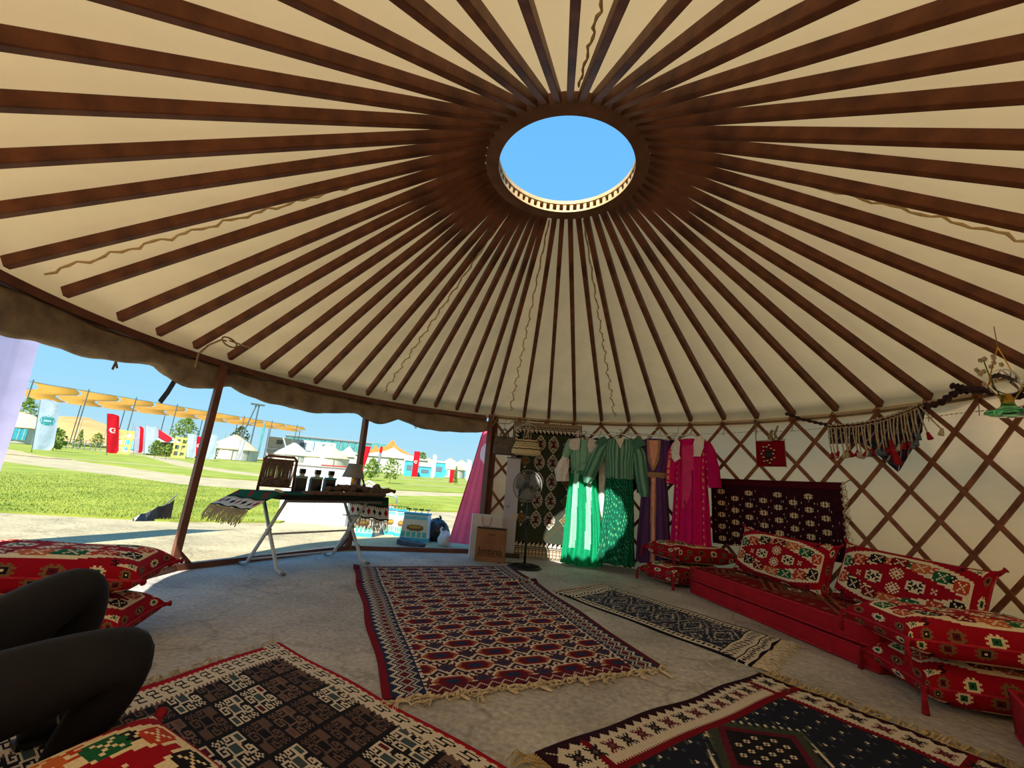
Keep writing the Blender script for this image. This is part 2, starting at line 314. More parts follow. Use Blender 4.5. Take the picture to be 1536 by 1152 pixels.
# ================================================================== YURT SHELL
SL = (3.731 - ZE) / (RW - .704)
def zc(r): return 3.731 - (r - .704) * SL
RAF = [-101.6, -94.3, -87.0, -81.0, -75.0, -68.8, -62.6, -56.9, -51.7, -45.5, -40.1, -33.9, -29.0, -23.6, -18.5, -13.4, -9.3, -1.3, 4.7, 11.2, 17.8, 24.4, 31.6, 38.5, 45.4, 52.0, 58.6, 66.0, 73.0, 79.9, 86.3,
       93.6, 101.0, 108.5, 116.1, 123.5, 130.2, 137.5, 143.9, 150.6, 158.0, 165.0, 171.5, 179.0, 185.6, 192.5, 200.0, 206.6, 214.1, 221.7, 228.9, 236.2, 243.4, 250.7]
SR = sorted(a % 360 for a in RAF)
# ceiling canvas: cone with slight sag between the rafters
NA = 432; R = []
def sag(az):
    az %= 360; i = max([k for k in range(len(SR)) if SR[k] <= az], default=-1); a0 = SR[i] - (360 if i < 0 else 0); a1 = SR[(i + 1) % len(SR)]; a1 += 360 if a1 <= a0 else 0
    t = (az - a0) / (a1 - a0); return math.sin(PI * t) ** .8
SG = [sag(k * 360 / NA) for k in range(NA)]
for j in range(23):
    r = .69 + (3.68 - .69) * j / 22; row = []
    for k in range(NA):
        az = k * 360 / NA; s = SG[k] * (r / 3.7)
        z = zc(r) + .094 + .030 * s * (1 if j < 20 else .3) + .006 * math.sin(k * .7 + j * 1.3) * (r / 3.7)
        row.append(wallp(az, r, z))
    R.append(row)
R.append([wallp(k * 360 / NA, 3.697, 2.03) for k in range(NA)])
ceil = MB().rings(R).build('ceiling', M['canvas'], smooth=True); struct(ceil)
# rafters (each one a part of the ceiling)
mb = MB(); mb.bar((0, .715, zc(.715) + .040), (0, 3.66, zc(3.66) + .040), .050, .080, up=(0, 0, 1)); r0 = mb.build('rafter', M['wood'], ceil)
bv = r0.modifiers.new('b', 'BEVEL'); bv.width = .006; bv.segments = 2
r0.location = YC; r0.rotation_euler = (0, 0, -math.radians(RAF[0]))
for a in RAF[1:]:
    o = r0.copy(); C.objects.link(o); o.parent = ceil; o.rotation_euler = (random.uniform(-.002, .002), 0, -math.radians(a + random.uniform(-.15, .15)))
# crown
def ringmesh(ri, ro, z0, z1, n=96): return MB().lathe([(ri, z0), (ro, z0), (ro, z1), (ri, z1), (ri, z0)], n)
cw = ringmesh(.593, .704, 3.725, 3.747).build('crown_ring', M['crown'], ceil); cw.location = YC
cu_ = ringmesh(.598, .690, 3.825, 3.862).build('upper_ring', M['palewood'], cw); tag(cu_, 'pale upper ring of the roof crown')
rim = ringmesh(.590, .5935, 3.728, 3.747).build('inner_lip', M['palewood'], cw)
bb = MB().box((0, .64, 3.786), (.030, .07, .080)).build('baluster', M['palewood'], cw)
for k in range(1, 56):
    o = bb.copy(); C.objects.link(o); o.parent = cw; o.rotation_euler = (0, 0, k * 2 * PI / 56)
drum = MB().lathe([(.705, 3.74), (.705, 3.87)], 96).build('crown_drum', M['wood'], cw)
# wavy seams in the roof canvas
for az in (-97.5, -36.5, -5.0, 21.0, 112.0, 181.5):
    pts = [wallp(az + .35 * math.sin(i * 1.3) + .2 * math.sin(i * 3.1), .8 + 2.85 * i / 60, zc(.8 + 2.85 * i / 60) + .088 + .012 * (i % 3) / 3) for i in range(61)]
    MB().tube(pts, [.007 + .004 * (i % 2) for i in range(61)], 5).build('canvas_seam', M['canvas'], ceil)
# lattice walls
AZ0, AZ1 = -10.2, 245.0
def wallmesh(a0, a1, r, z0, z1, th=.012, n=None):
    n = n or int((a1 - a0) / 1.5); R = []
    for i in range(n + 1):
        a = a0 + (a1 - a0) * i / n; q = r + .006 * math.sin(a * .9) ; R.append([wallp(a, q, z0), wallp(a, q + .004, (z0 + z1) / 2), wallp(a, q, z1), wallp(a, q + th, z1), wallp(a, q + th, z0)])
    return MB().rings(R, True, True)
walls = {}
for nm, a0, a1 in (('wall_right', AZ0, 110.0), ('wall_back', 110.0, AZ1)):
    walls[nm] = struct(wallmesh(a0, a1, 3.665, 0.0, 2.09).build(nm, M['wallcanvas'], smooth=True))
def slat(top, sgn, r):
    R = []; n = 16; az_per = 3.4 / .255
    for i in range(n + 1):
        z = 2.06 - 2.05 * i / n; az = top + sgn * (2.03 - z) * az_per
        c = wallp(az, r, z); rad = (c - Vector((YC.x, YC.y, z))).normalized(); tang = Vector((rad.y, -rad.x, 0))
        t = (tang * (sgn * az_per * PI / 180 * r) - Vector((0, 0, 1))).normalized(); sd = t.cross(rad).normalized()
        R.append([c + sd * .02 - rad * .007, c - sd * .02 - rad * .007, c - sd * .02 + rad * .007, c + sd * .02 + rad * .007])
    return MB().rings(R, True, True)
tops = [58.9 + 6.82 * k for k in range(-12, 30)]
for t in tops:
    for sgn, r in ((1, 3.612), (-1, 3.628)):
        e_ = t + sgn * 27.0
        if min(t, e_) < AZ0 + .5 - 0 and max(t, e_) < AZ0 + 2 or max(t, e_) > AZ1: continue
        if min(t, e_) < AZ0:                       # cut where it meets the door frame
            R = []; az_per = 3.4 / .255
            for i in range(15):
                z0_, z1_ = 2.06, .01
                za = 2.03 - (AZ0 + .8 - t) / (sgn * az_per)
                if sgn > 0: z0_ = za
                else: z1_ = za
                if z0_ - z1_ < .1: break
                z = z0_ + (z1_ - z0_) * i / 14; az = t + sgn * (2.03 - z) * az_per
                c = wallp(az, r, z); rad = (c - Vector((YC.x, YC.y, z))).normalized(); tang = Vector((rad.y, -rad.x, 0))
                tt = (tang * (sgn * az_per * PI / 180 * r) - Vector((0, 0, 1))).normalized(); sd = tt.cross(rad).normalized()
                R.append([c + sd * .02 - rad * .007, c - sd * .02 - rad * .007, c - sd * .02 + rad * .007, c + sd * .02 + rad * .007])
            if len(R) < 15: continue
            MB().rings(R, True, True).build('lattice_slat', M['lattwood'], walls['wall_right']); continue
        w = walls['wall_right'] if (t + e_) / 2 < 110 else walls['wall_back']
        slat(t, sgn, r).build('lattice_slat', M['lattwood'], w)
# lashings where the rafters meet the lattice
for a in [x for x in RAF if -2 < x < 100]:
    mb = MB(); p = wallp(a, 3.585, 2.065)
    mb.tube([wallp(a - .45, 3.60, 2.03), wallp(a, 3.575, 2.085), wallp(a + .45, 3.60, 2.04), wallp(a + .1, 3.58, 2.0), wallp(a - .4, 3.60, 2.05)], .009, 5)
    mb.tube([wallp(a + .2, 3.585, 2.02), wallp(a + .35, 3.58, 1.97), wallp(a + .15, 3.585, 1.93 - random.random() * .06)], .004, 4)
    mb.build('lashing', M['rope'] if random.random() < .35 else M['lattwood'], walls['wall_right'])
# belt of the wall and the dashed stitch line below it
mb = MB(); mb.rings([[wallp(a, 3.655, 2.035), wallp(a, 3.65, 2.06), wallp(a, 3.66, 2.06), wallp(a, 3.664, 2.035)] for a in np.arange(AZ0, AZ1, 2)], True, True)
mb.build('edge_band', M['rollcanvas'], walls['wall_right'])
mb = MB()
for a in np.arange(12, 100, .62): mb.bar(wallp(a, 3.655, 1.925 + .008 * math.sin(a * .4)), wallp(a + .4, 3.655, 1.925 + .008 * math.sin(a * .4 + .2)), .004, .008)
tag(mb.build('stitching', M['fringe'], walls['wall_right']), kind='stuff')
# steel frame of the open side
fr = MB(); fr.rings([[wallp(a, 3.63, 2.0), wallp(a, 3.63, 2.062), wallp(a, 3.69, 2.062), wallp(a, 3.69, 2.0)] for a in np.arange(-115, -9.0, 2.0)], True, True)
trim = struct(fr.build('trim_1', M['steel']))
p1, p2, p3, p0 = Vector((-2.98, 4.37, 0)), Vector((-2.03, 6.30, 0)), wallp(-9.6, 3.60), wallp(-115, 3.6)
p1t, p2t = Vector((-3.03, 4.50, 0)), Vector((-2.02, 6.18, 0))
def post(a, b, z1, w=.06): return MB().bar((a.x, a.y, 0), (b.x, b.y, z1), w, w, up=(.5, .8, 0)).build('post', M['steel'], trim)
post(p1, p1t, 2.0); post(p2, p2t, 2.0, .065); post(p3, wallp(-9.4, 3.62), 2.06, .085)
post(wallp(-8.2, 3.6), wallp(-8.2, 3.62), 2.06, .04)
post(p0, p0, 2.0)
for a, b in ((p0, p1), (p1, p2), (p2, p3)): MB().bar((a.x, a.y, .03), (b.x, b.y, .03), .06, .055).build('base_rail', M['steel'], trim)
for a, b in ((p1, p2), (p2, p1), (p2, p3)):
    t = (b - a).normalized(); MB().bar(a + t * .03 + Vector((0, 0, .16)), a + t * .15 + Vector((0, 0, .04)), .04, .03).build('corner_brace', M['steel'], trim)
MB().bar(wallp(-70.5, 3.6, 1.9), wallp(-67.5, 3.6, 2.0), .03, .03).build('corner_brace', M['steel'], trim)
# rolled-up canvas flap under the eave
roll = thing('rolled_canvas_flap', 'grey-brown canvas wall flap rolled up and tied under the eave of the open side', 'canvas flap', wallp(-60, 3.75, 0))
off = -wallp(-60, 3.75, 0)
ties = [-118, -80, -67.5, -41.5, -32.0, -10.2]
R = []; az = -114.0
while az < -9.5:
    i = max([k for k in range(len(ties)) if ties[k] <= az], default=0); a0, a1 = ties[i], ties[min(i + 1, len(ties) - 1)]
    t = min(1, max(0, (az - a0) / (a1 - a0))) if a1 > a0 else 0; s = math.sin(PI * t) ** .8
    hh = .075 + .075 * s * (1 - .35 * (az + 114) / 104); zc_ = 1.955 - hh * .72; R.append([])
    for k in range(18):
        th = 2 * PI * k / 18; w = 1 + .10 * math.sin(3 * th + az * .5) + .05 * math.sin(5 * th - az * .8)
        R[-1].append(wallp(az, 3.675 + .052 * w * math.cos(th), zc_ + hh * w * math.sin(th)) + off)
    az += .9
MB().rings(R, True, True).build('canvas_roll', M['rollcanvas'], roll, smooth=True)
R = [[wallp(a, 3.70, 2.06) + off, wallp(a, 3.70, 1.99 + .01 * math.sin(a)) + off, wallp(a, 3.735, 1.95 + .012 * math.sin(a * .8)) + off, wallp(a, 3.74, 2.05) + off] for a in np.arange(-114, -9, 1.5)]
MB().rings(R, True, True).build('canvas_fold', M['rollcanvas'], roll, smooth=True)
for a, ln, wd, lab in ((-85.8, .22, .012, 0), (-85.0, .24, .012, 0), (-76.0, .42, .03, 1), (-44.5, .14, .012, 0), (-43.5, .12, .012, 0), (-28.6, .20, .014, 0), (-27.2, .2, .012, 0), (-36.6, .16, .01, 0), (-52.0, .1, .012, 0)):
    sw = random.uniform(-.05, .05) - (.09 if lab else 0)
    pts = [wallp(a + sw * 20 * t * t, 3.70 - .02 * t, 1.93 - ln * t - (.0 if lab else .0)) + off for t in (0, .25, .5, .75, 1)]
    MB().tube(pts, wd, 5, flat=.35).build('tie_strap', M['mat'] if lab else M['rollcanvas'], roll)
# rope loop hanging at the rafter end by the left post
rl = thing('rope_loop', 'beige rope tied in a loop over a rafter end above the left post', 'rope', wallp(-72, 3.4, 2.06))
off = -wallp(-72, 3.4, 2.06)
MB().tube([wallp(-76.0, 3.50, 2.03) + off, wallp(-75.6, 3.44, 2.12) + off, wallp(-75.0, 3.35, 2.185) + off, wallp(-74.2, 3.33, 2.19) + off], .009, 6).build('rope_tail', M['rope'], rl)
MB().tube([wallp(-74.5 + 2.0 * math.cos(t), 3.27 + .03 * math.cos(t), 2.17 + .04 * math.sin(t)) + off for t in np.linspace(0, 2 * PI, 14)], .008, 6).build('rope_knot', M['rope'], rl)
MB().tube([wallp(-74.5 + 1.2 * t + .6 * math.sin(t * 3), 3.28 - .15 * t / 2, 2.19 - .02 * t) + off for t in np.linspace(0, 2, 10)], .008, 6).build('rope_tail', M['rope'], rl)
MB().tube([wallp(-76, 3.51, 2.03 - .05 * i) + off for i in range(4)], .009, 6).build('rope_tail', M['rope'], rl)

# ================================================================== WOVEN PATTERNS (arrays of one colour per cell)
def P_(d): return {k: np.array(rgb(*v)) for k, v in d.items()}
PAL = P_({'r': (150, 14, 34), 'R': (112, 10, 26), 'w': (222, 208, 178), 'k': (26, 24, 30), 'g': (28, 92, 62), 'o': (186, 98, 58), 'n': (32, 42, 74), 'm': (88, 22, 40), 'b': (96, 76, 68),
          'B': (116, 92, 82), 't': (62, 78, 84), 'y': (206, 160, 60), 'a': (176, 60, 40), 'G': (70, 80, 66), 'c': (206, 196, 180), 'p': (60, 24, 44), 'u': (64, 74, 106), 'x': (120, 92, 62), 'i': (44, 50, 72)})
def fillc(h, w, c): a = np.empty((h, w, 3)); a[:] = PAL[c]; return a
def stamp(a, rows, y, x, cmap, flipx=False, flipy=False, sy=1, sx=1):
    rows = rows[::-1] if flipy else rows
    for j, r in enumerate(rows):
        r = r[::-1] if flipx else r
        for i, ch in enumerate(r):
            if ch in cmap:
                for dj in range(sy):
                    for di in range(sx):
                        yy, xx = y + j * sy + dj, x + i * sx + di
                        if 0 <= yy < a.shape[0] and 0 <= xx < a.shape[1]: a[yy, xx] = PAL[cmap[ch]]
SNOW = ["..#.#..", ".#.#.#.", "#.###.#", ".##.##.", "#.###.#", ".#.#.#.", "..#.#.."]
ESS = [".###", "##..", ".##.", "..##", "###."]
BLOB = ["..#####..", ".#######.", "##.###.##", "###.#.###", "####.####", "###.#.###", "##.###.##", ".#######.", "..#####.."][1:-1]
STAR = ["..#.#..", ".#####.", "##OOO##", ".#OCO#.", "##OOO##", ".#####.", "..#.#.."]
HOOK = ["LLLLLL..LLLLL..L.", "LEEEEL..L...L.L.L", "LEEEEL..L.L.LL.L.", "LEEEEL..LLL.L.LL.", "LLLLLLL....LL...L", "......LLLLLL..LL.", "LLLL..LCCCCCLL...", "L..L..LCCCCCL.LLL", "L.LLL.LCCCCCL.L.L",
        "LLL...LCCCCCL.LLL", "....LLLCCCCCL...L", ".LL..LLLLLLLLLLLL", "L...LL....LLLLLLL", ".LL.L.LLL..LEEEEL", ".L.LL.L.L..LEEEEL", "L.L.L.LLL..LEEEEL", ".L..LLLL...LLLLLL"]
def pat_burgundy(h, w):
    y, x = np.mgrid[0:h, 0:w].astype(float); a = fillc(h, w, 'm'); pw, ph = 40.0, 32.0
    def setm(mask, c): a[mask] = PAL[c] if isinstance(c, str) else c
    def cell(ox, oy, px_, py_): return (x - ox + px_ / 2) % px_ - px_ / 2, (y - oy + py_ / 2) % py_ - py_ / 2
    saw = (x % 3 < 1.5)
    for oy, ox in ((ph / 4, 0), (3 * ph / 4, pw / 6)):
        dx, dy = cell(ox, oy, pw / 3, ph); d = np.abs(dx) / 6.4 + np.abs(dy) / 6.6
        setm((d < 1.22) & (d > 1.0), 'c'); setm((d < 1.45) & (d >= 1.22) & saw, 'c'); setm(d < 1.0, PAL['p'] * .8); setm(d < .50, 'c'); setm((np.abs(dx) < 1.2) & (np.abs(dy) < 1.2), 'm')
    for oy, ox in ((0, 0), (ph / 2, pw / 2)):
        dx, dy = cell(ox, oy, pw, ph); e_ = np.maximum(np.abs(dy) / 5.4, (np.abs(dx) + np.abs(dy) * .9) / 12.5)
        setm(e_ < 1.20, 'c'); setm(e_ < 1.04, PAL['o'] * .7); setm(e_ < .86, 'm'); setm(e_ < .66, PAL['R'] * .8); setm(e_ < .46, 'n')
        dx, dy = cell(ox + pw / 2, oy, pw, ph); d = np.abs(dx) / 6.5 + np.abs(dy) / 4.8; setm((d < 1.15), PAL['m'] * .9); setm(d < .85, PAL['u'] * .55); setm(d < .35, 'p')
    # borders: crimson selvedge, blue band with chevrons, row of small lozenges
    zig = np.abs((y % 8) - 4)
    for side in (0, 1):
        xx = x if side == 0 else w - 1 - x
        setm(xx < 22, 'n'); setm((np.abs(xx - 5.5 - zig) < .9), 'c'); setm((np.abs(xx - 20 + zig) < .9), 'c')
        dd = np.abs(xx - 13) + zig * 1.0; setm((dd < 4.6), 'c'); setm(dd < 3.4, 'm'); setm((xx >= 22) & (xx < 24) & (y % 4 < 2), 'c'); setm(xx < 4, 'R' if side == 0 else 'm')
    for side in (0, 1):
        yy = y if side == 0 else h - 1 - y
        inx = (x > 22) & (x < w - 23); zz = np.abs((x % 8) - 4)
        setm((yy < 9) & inx, 'm'); setm((yy < 9) & inx & (np.abs(yy - 4 - zz + 2) < 1), 'c'); setm((yy < 1), 'p')
    return a
def pat_hooks(h, w):
    a = fillc(h, w, 'k'); T = 19; k = 0
    for j in range(9, h, T):
        for i in range(9, w, T):
            ti, tj = (i - 9) // T, (j - 9) // T
            white = (tj + 2 * ti) % 5 == 1 or (tj - ti) % 6 == 2
            stamp(a, HOOK, j, i, {'L': 'c', 'C': 't', 'E': 'm' if (ti + tj) % 2 else 't'} if white else {'L': 'b' if (ti * 3 + tj) % 4 else 'B', 'C': 'k', 'E': 'b'}, flipx=(tj % 2 == 1 and False))
    y, x = np.mgrid[0:h, 0:w]
    for xx, o in ((x, y), (w - 1 - x, y), (y, x), (h - 1 - y, x)):
        bm = xx < 16; a[bm] = PAL['c']
        t = o % 9
        hook = ((xx == 5) & (t > 1) & (t < 7)) | ((xx == 11) & (t > 2) & (t < 8)) | ((t == 6) & (xx >= 5) & (xx <= 8)) | ((t == 3) & (xx >= 8) & (xx <= 11)) | ((xx == 8) & (t >= 2) & (t <= 7)) | ((t == 1) & (xx > 5) & (xx < 8))
        a[bm & hook] = PAL['k']; a[(xx < 4) & (o % 4 < 2)] = PAL['a']; a[xx < 3] = PAL['r']; a[(xx == 15) & (o % 3 > 0)] = PAL['b']; a[(xx == 14) & (o % 3 > 1)] = PAL['b']
    for xx, o in ((y, x),):
        a[xx < 6] = PAL['a']; a[(xx < 6) & ((xx + o) % 5 < 2)] = PAL['c']; a[xx == 5] = PAL['R']; a[xx < 2] = PAL['R']
    return a
def pat_navy_medallion(h, w):
    a = fillc(h, w, 'i'); a[:] = PAL['i'] * .45; y, x = np.mgrid[0:h, 0:w]; cx = w / 2
    for j in range(26, h - 10, 11):
        for i in range(34, w - 30, 13):
            stamp(a, ["..#", ".##", "##."], j + (i % 3), i, {'#': 'G'}); stamp(a, ["##", "#."], j + 5, i + 6, {'#': 't'}); stamp(a, [".#", "##"], j + 2, i + 3, {'#': 'c'})
    my = 50
    while my < h - 24:
        d = np.maximum(np.abs(x - cx), 0) / 30 + np.abs(y - my) / 24
        ring = (d < 1.25) & (d > 1.02); a[ring] = PAL['G'] * .6; a[(d < 1.45) & (d > 1.25) & ((x + y) % 6 < 3)] = PAL['G']; a[(d < 1.45) & (d > 1.33) & ((x + y) % 6 < 2)] = PAL['c']
        a[(d < 1.02)] = PAL['m']; a[d < .84] = PAL['k']
        for dy_ in (-10, -4, 2, 8):
            for dx_ in (-14, -7, 0, 7, 14):
                if abs(dx_) / 30 + abs(dy_) / 24 < .66: stamp(a, [".##.", "#.o#", ".##."], int(my + dy_), int(cx + dx_ - 2), {'#': 'c', 'o': 'x'})
        my += 52
    for xx, o in ((x, y), (w - 1 - x, y), (y, x), (h - 1 - y, x)):
        tooth = np.abs(o % 7 - 3)
        m_ = xx < 24 + (tooth > 1) ; a[m_] = PAL['c'] * .92
    for xx, o in ((x, y), (w - 1 - x, y), (y, x), (h - 1 - y, x)):
        a[(xx >= 23) & (xx < 27)] = PAL['R']; a[(xx == 22) & (o % 2 == 0)] = PAL['R']
        tooth = np.abs(o % 7 - 3); a[xx < 3 + tooth * .9] = PAL['p'] * .5
    def bstar(cy, cx_, c): stamp(a, ["#.#...#.#", "##.#.#.##", ".#######.", "..##O##..", ".##OOO##.", "..##O##..", ".#######.", "##.#.#.##", "#.#...#.#"], int(cy - 4), int(cx_ - 4), {'#': c, 'O': 'b'}, sy=1, sx=1)
    k = 0
    for j in range(12, h - 8, 12):
        bstar(j, 13, 'km'[k % 2]); bstar(j, w - 14, 'km'[k % 2]); k += 1
    for i in range(24, w - 20, 12):
        bstar(12, i, 'km'[k % 2]); bstar(h - 13, i, 'km'[k % 2]); k += 1
    a[(y > 27) & (y < h - 28) & ((x == 27) | (x == w - 28))] = PAL['k']
    return a
def pat_runner(h, w):
    a = fillc(h, w, 'i'); y, x = np.mgrid[0:h, 0:w]; a[:] = PAL['i'] * .8
    r = np.random.default_rng(4); n = r.random((h, w)); a[(n > .82)] = PAL['u']; 
    k = r.random((h, w)) < .62; cc = PAL['c'] * .75
    for cy in range(26, h - 16, 26):
        d = np.abs(x - w / 2) / (w * .3) + np.abs(y - cy) / 13; a[(np.abs(d - 1) < .06) & k] = cc; a[(np.abs(d - .55) < .09) & k] = cc; a[d < .16] = PAL['t']
        for dx in (-.27, .27):
            d2 = np.abs(x - w * (.5 + dx)) / 6 + np.abs(y - cy - 13) / 5; a[(np.abs(d2 - 1) < .22) & k] = cc
    m_ = (n > .93) & (x > 10) & (x < w - 11); a[m_] = cc
    for xx, o in ((x, y), (w - 1 - x, y), (y, x), (h - 1 - y, x)):
        b = xx < 11; a[b] = PAL['c']; t = o % 8
        a[b & (xx > 3) & (xx < 9) & (((t < 2)) | ((np.abs(t - 4.5) + np.abs(xx - 6) < 2.2)))] = PAL['k']; a[(xx == 10)] = PAL['k']; a[xx < 2] = PAL['k']
    for yy in (y, h - 1 - y):
        b = (yy < 24) & (yy >= 11) & (x > 1) & (x < w - 2); a[b] = PAL['c']; a[b & (yy > 13) & (yy < 21) & ((x // 2) % 3 != 0) & ((yy + x) % 5 > 1)] = PAL['k']; a[(yy == 23)] = PAL['k']
    return a
def pat_hanging(h, w):
    a = fillc(h, w, 'G'); a[:] = PAL['G'] * .62; y, x = np.mgrid[0:h, 0:w]; y0, y1 = 12, h - 16
    ARR = ["......#......", ".....###.....", "....#.#.#....", "...##...##...", "...#.#.#.#...", "..##.#.#.##..", ".#...###...#.", ".#.#.....#.#.", ".##..mmm..##.", "#...mmmmm...#", "#####mmm#####"]
    full = ARR + ["....mmmmm...."] + ARR[::-1]
    cols = [w * .20, w * .405, w * .605, w * .81]
    for ci, cx in enumerate(cols):
        yy = y0 + 4 + (ci % 2) * 13 * 0
        while yy < y1 - 20:
            if ci in (1, 2): stamp(a, full, int(yy), int(cx - 6), {'#': 'c', 'm': 'm'})
            else:
                d = np.abs(x - cx) / 3.6 + np.abs(y - yy - 10) / 4.5; a[(d < 1) & (d > .65)] = PAL['y'] * .55; a[(d < .35)] = PAL['a']; a[(np.abs(d - 1.6) < .12)] = PAL['w'] * .5
                for q in (-8, 8): stamp(a, ["#"], int(yy + 10 + q), int(cx + 0), {'#': 'c'}, sy=2, sx=2)
            yy += 24
        yy = y0 + 4 + 12
    # diagonal trellis lines
    tr = (((x + y * 1.0) % 24 < 1) | ((x - y) % 24 < 1)) & (y > y0) & (y < y1); a[tr & (((x + y) // 1) % 2 == 0)] = PAL['x'] * .5
    bx = (x < 10) | (x > w - 11) | ((y < 15) & (y >= 6)) | ((y > h - 18) & (y < h - 9)); bx &= (y >= 6) & (y < h - 9)
    a[bx] = PAL['k']
    for xx, o in ((x, y), (w - 1 - x, y), (y - 6, x), (h - 10 - y, x)):
        band = (xx >= 3) & (xx < 8) & (y >= 6) & (y < h - 9); t = o % 5; a[band & (t > (xx - 3) * .8)] = PAL['c']
        a[(xx == 1) & (y >= 6) & (y < h - 9)] = PAL['c'] * .8
    a[(y < 6)] = PAL['x'] * 1.1; a[(y < 6) & ((x + y * 2) % 5 < 2)] = PAL['c'] * .7; a[y >= h - 9] = PAL['c'] * .85; a[(y >= h - 9) & ((x % 4 < 1) | (y % 4 == 0))] = PAL['x']
    return a
def pat_purple(h, w):
    a = fillc(h, w, 'p'); a[:] = PAL['p'] * .62; y, x = np.mgrid[0:h, 0:w]; r = np.random.default_rng(9); n = r.random((h // 3 + 1, w)); nn = np.repeat(n, 3, 0)[:h]
    a[(nn > .86) & (x % 3 == 0) & (y > 12)] = PAL['m'] * 1.2; a[(nn > .965) & (x % 3 == 0) & (y > 12)] = PAL['c'] * .4
    FL = [".#.#.#.", "##.#.##", ".#####.", "#..k..#", ".#####.", "##.#.##", ".#.#.#."]
    FL = ["..#.#..", "#.#.#.#", "###.###", "..#k#..", "###.###", "#.#.#.#", "..#.#.."]
    FL = ["..##.##..", "#.##.##.#", "####.####", "..#kkk#..", "####.####", "#.##.##.#", "..##.##.."]
    ci = 0
    for i in range(8, w - 6, 17):
        for j in range(16 + (ci % 2) * 9, h, 17): stamp(a, FL, j, i, {'#': 'w', 'k': 'k'}, sx=1); stamp(a, ["#", "#"], j + 11, i - 4, {'#': 'c'}); stamp(a, ["#", "#"], j + 11, i + 10, {'#': 'c'})
        ci += 1
    a[y < 9] = PAL['m'] * .7; a[(y == 9)] = PAL['p'] * .4
    a[(x > w - 3)] = PAL['m'] * .6
    return a
def pat_cushion(h, w, seed=0):
    """kilim cushion face: red ground, long cream hexagon band of blobs and S signs, small stars near the rim"""
    a = fillc(h, w, 'r'); y, x = np.mgrid[0:h, 0:w]; u = np.abs(x - w / 2 + .5) / (w / 2); v = np.abs(y - h / 2 + .5) / (h / 2)
    uu, vv = u / .80, v / .74                       # central panel
    pan = (uu < 1) & (vv < 1); corner = pan & (vv > .30 + .78 * (1 - uu) / .45 + .0) & (uu > .55) if False else pan & (uu * .62 + vv * .75 > 1.14)
    a[corner] = PAL['w']
    hexo = lambda s: np.maximum(uu / (.93 * s), (uu * .50 + vv * .80) / (.80 * s)) < 1
    o1 = pan & (np.maximum(uu / .93, (uu * .55 + vv * .78) / .86) < 1) & (vv < .92); a[o1] = PAL['w']
    i1 = pan & ((uu * .60 + vv * .95) < .50); a[i1] = PAL['r']
    ls = (uu * .60 + vv * .95)
    cyc = [('g', 'a'), ('a', 'k'), ('k', 'g'), ('R', 'g'), ('o', 'k')]
    for sgn in (-1, 1):
        for k, t in enumerate(np.linspace(-.76, .76, 7)):
            ut = t; vt = (.68 - abs(ut) * .58) / .95
            vt = max(.13, min(.62, vt)); X = w / 2 + ut * .80 * w / 2; Y = h / 2 + sgn * vt * .74 * h / 2 * 1.02
            if k % 1 == 0: stamp(a, BLOB, int(Y - 3), int(X - 4), {'#': cyc[(k + (sgn > 0)) % 5][0], '.': 'w'} if False else {'#': cyc[(k + (sgn > 0)) % 5][0]})
            X2 = w / 2 + (ut + .127) * .80 * w / 2
            if k < 6: stamp(a, ESS, int(Y - 2), int(X2 - 1), {'#': cyc[(k + 2) % 5][0]}, flipx=bool(k % 2))
    for t in (-.46, -.24, 0, .24, .46):
        X = w / 2 + t * .8 * w / 2
        if abs(t) < .1:
            for s in (-1, 1): stamp(a, SNOW, int(h / 2 - 3 + s * h * .075), int(X - 3), {'#': 'w'})
        elif abs(t) < .3: stamp(a, [" .#####. ", "##.###.##", "#..#.#..#", "###...###", "#..#.#..#", "##.###.##", " .#####. "], int(h / 2 - 3), int(X - 4), {'#': 'w', '.': 'k'})
        else: stamp(a, ["#.#", ".#.", "#.#"], int(h / 2 - 1), int(X - 1), {'#': 'w'})
    for sx in (-1, 1):
        for sy in (-1, 1):
            X = w / 2 + sx * .70 * w / 2 * 1.0; Y = h / 2 + sy * .66 * h / 2
            stamp(a, ["#.#.#", ".###.", "#.#.#"], int(Y - 1), int(X - 2), {'#': 'g'}); stamp(a, ESS, int(Y - 2), int(X - 2 - sx * 9), {'#': 'k'})
    k = seed
    RIMS = [('w', 'g', 'k'), ('x', 'm', 'k'), ('x', 'k', 'w')]
    for i in range(9, w - 8, 13):
        for Y in (int(h * .055), int(h * .945)):
            c = RIMS[k % 3]; stamp(a, STAR, Y - 3, i - 3, {'#': c[0], 'O': c[1], 'C': c[2]}); k += 1
    for j in range(14, h - 12, 12):
        for X in (int(w * .052), int(w * .948)):
            c = RIMS[k % 3]; stamp(a, STAR, j - 3, X - 3, {'#': c[0], 'O': c[1], 'C': c[2]}); k += 1
    return a
def pat_mattress(h, w):
    a = fillc(h, w, 'R'); y, x = np.mgrid[0:h, 0:w]
    for cy in np.arange(h * .17, h, h * .33):
        d = np.abs(x - w / 2) / (w * .40) + np.abs(y - cy) / (h * .20)
        for t, c in ((1.0, 'x'), (.86, 'k'), (.72, 'o'), (.58, 'k'), (.44, 'x'), (.30, 'g'), (.16, 'w')): a[(np.abs(d - t) < .035)] = PAL[c]
        a[(d < .72) & (d > .6) & ((x + y) % 4 < 2)] = PAL['x']
    for xx in (x, w - 1 - x):
        m_ = (xx > 3) & (xx < 8); a[m_ & ((y // 3) % 3 == 0)] = PAL['x']
    return a

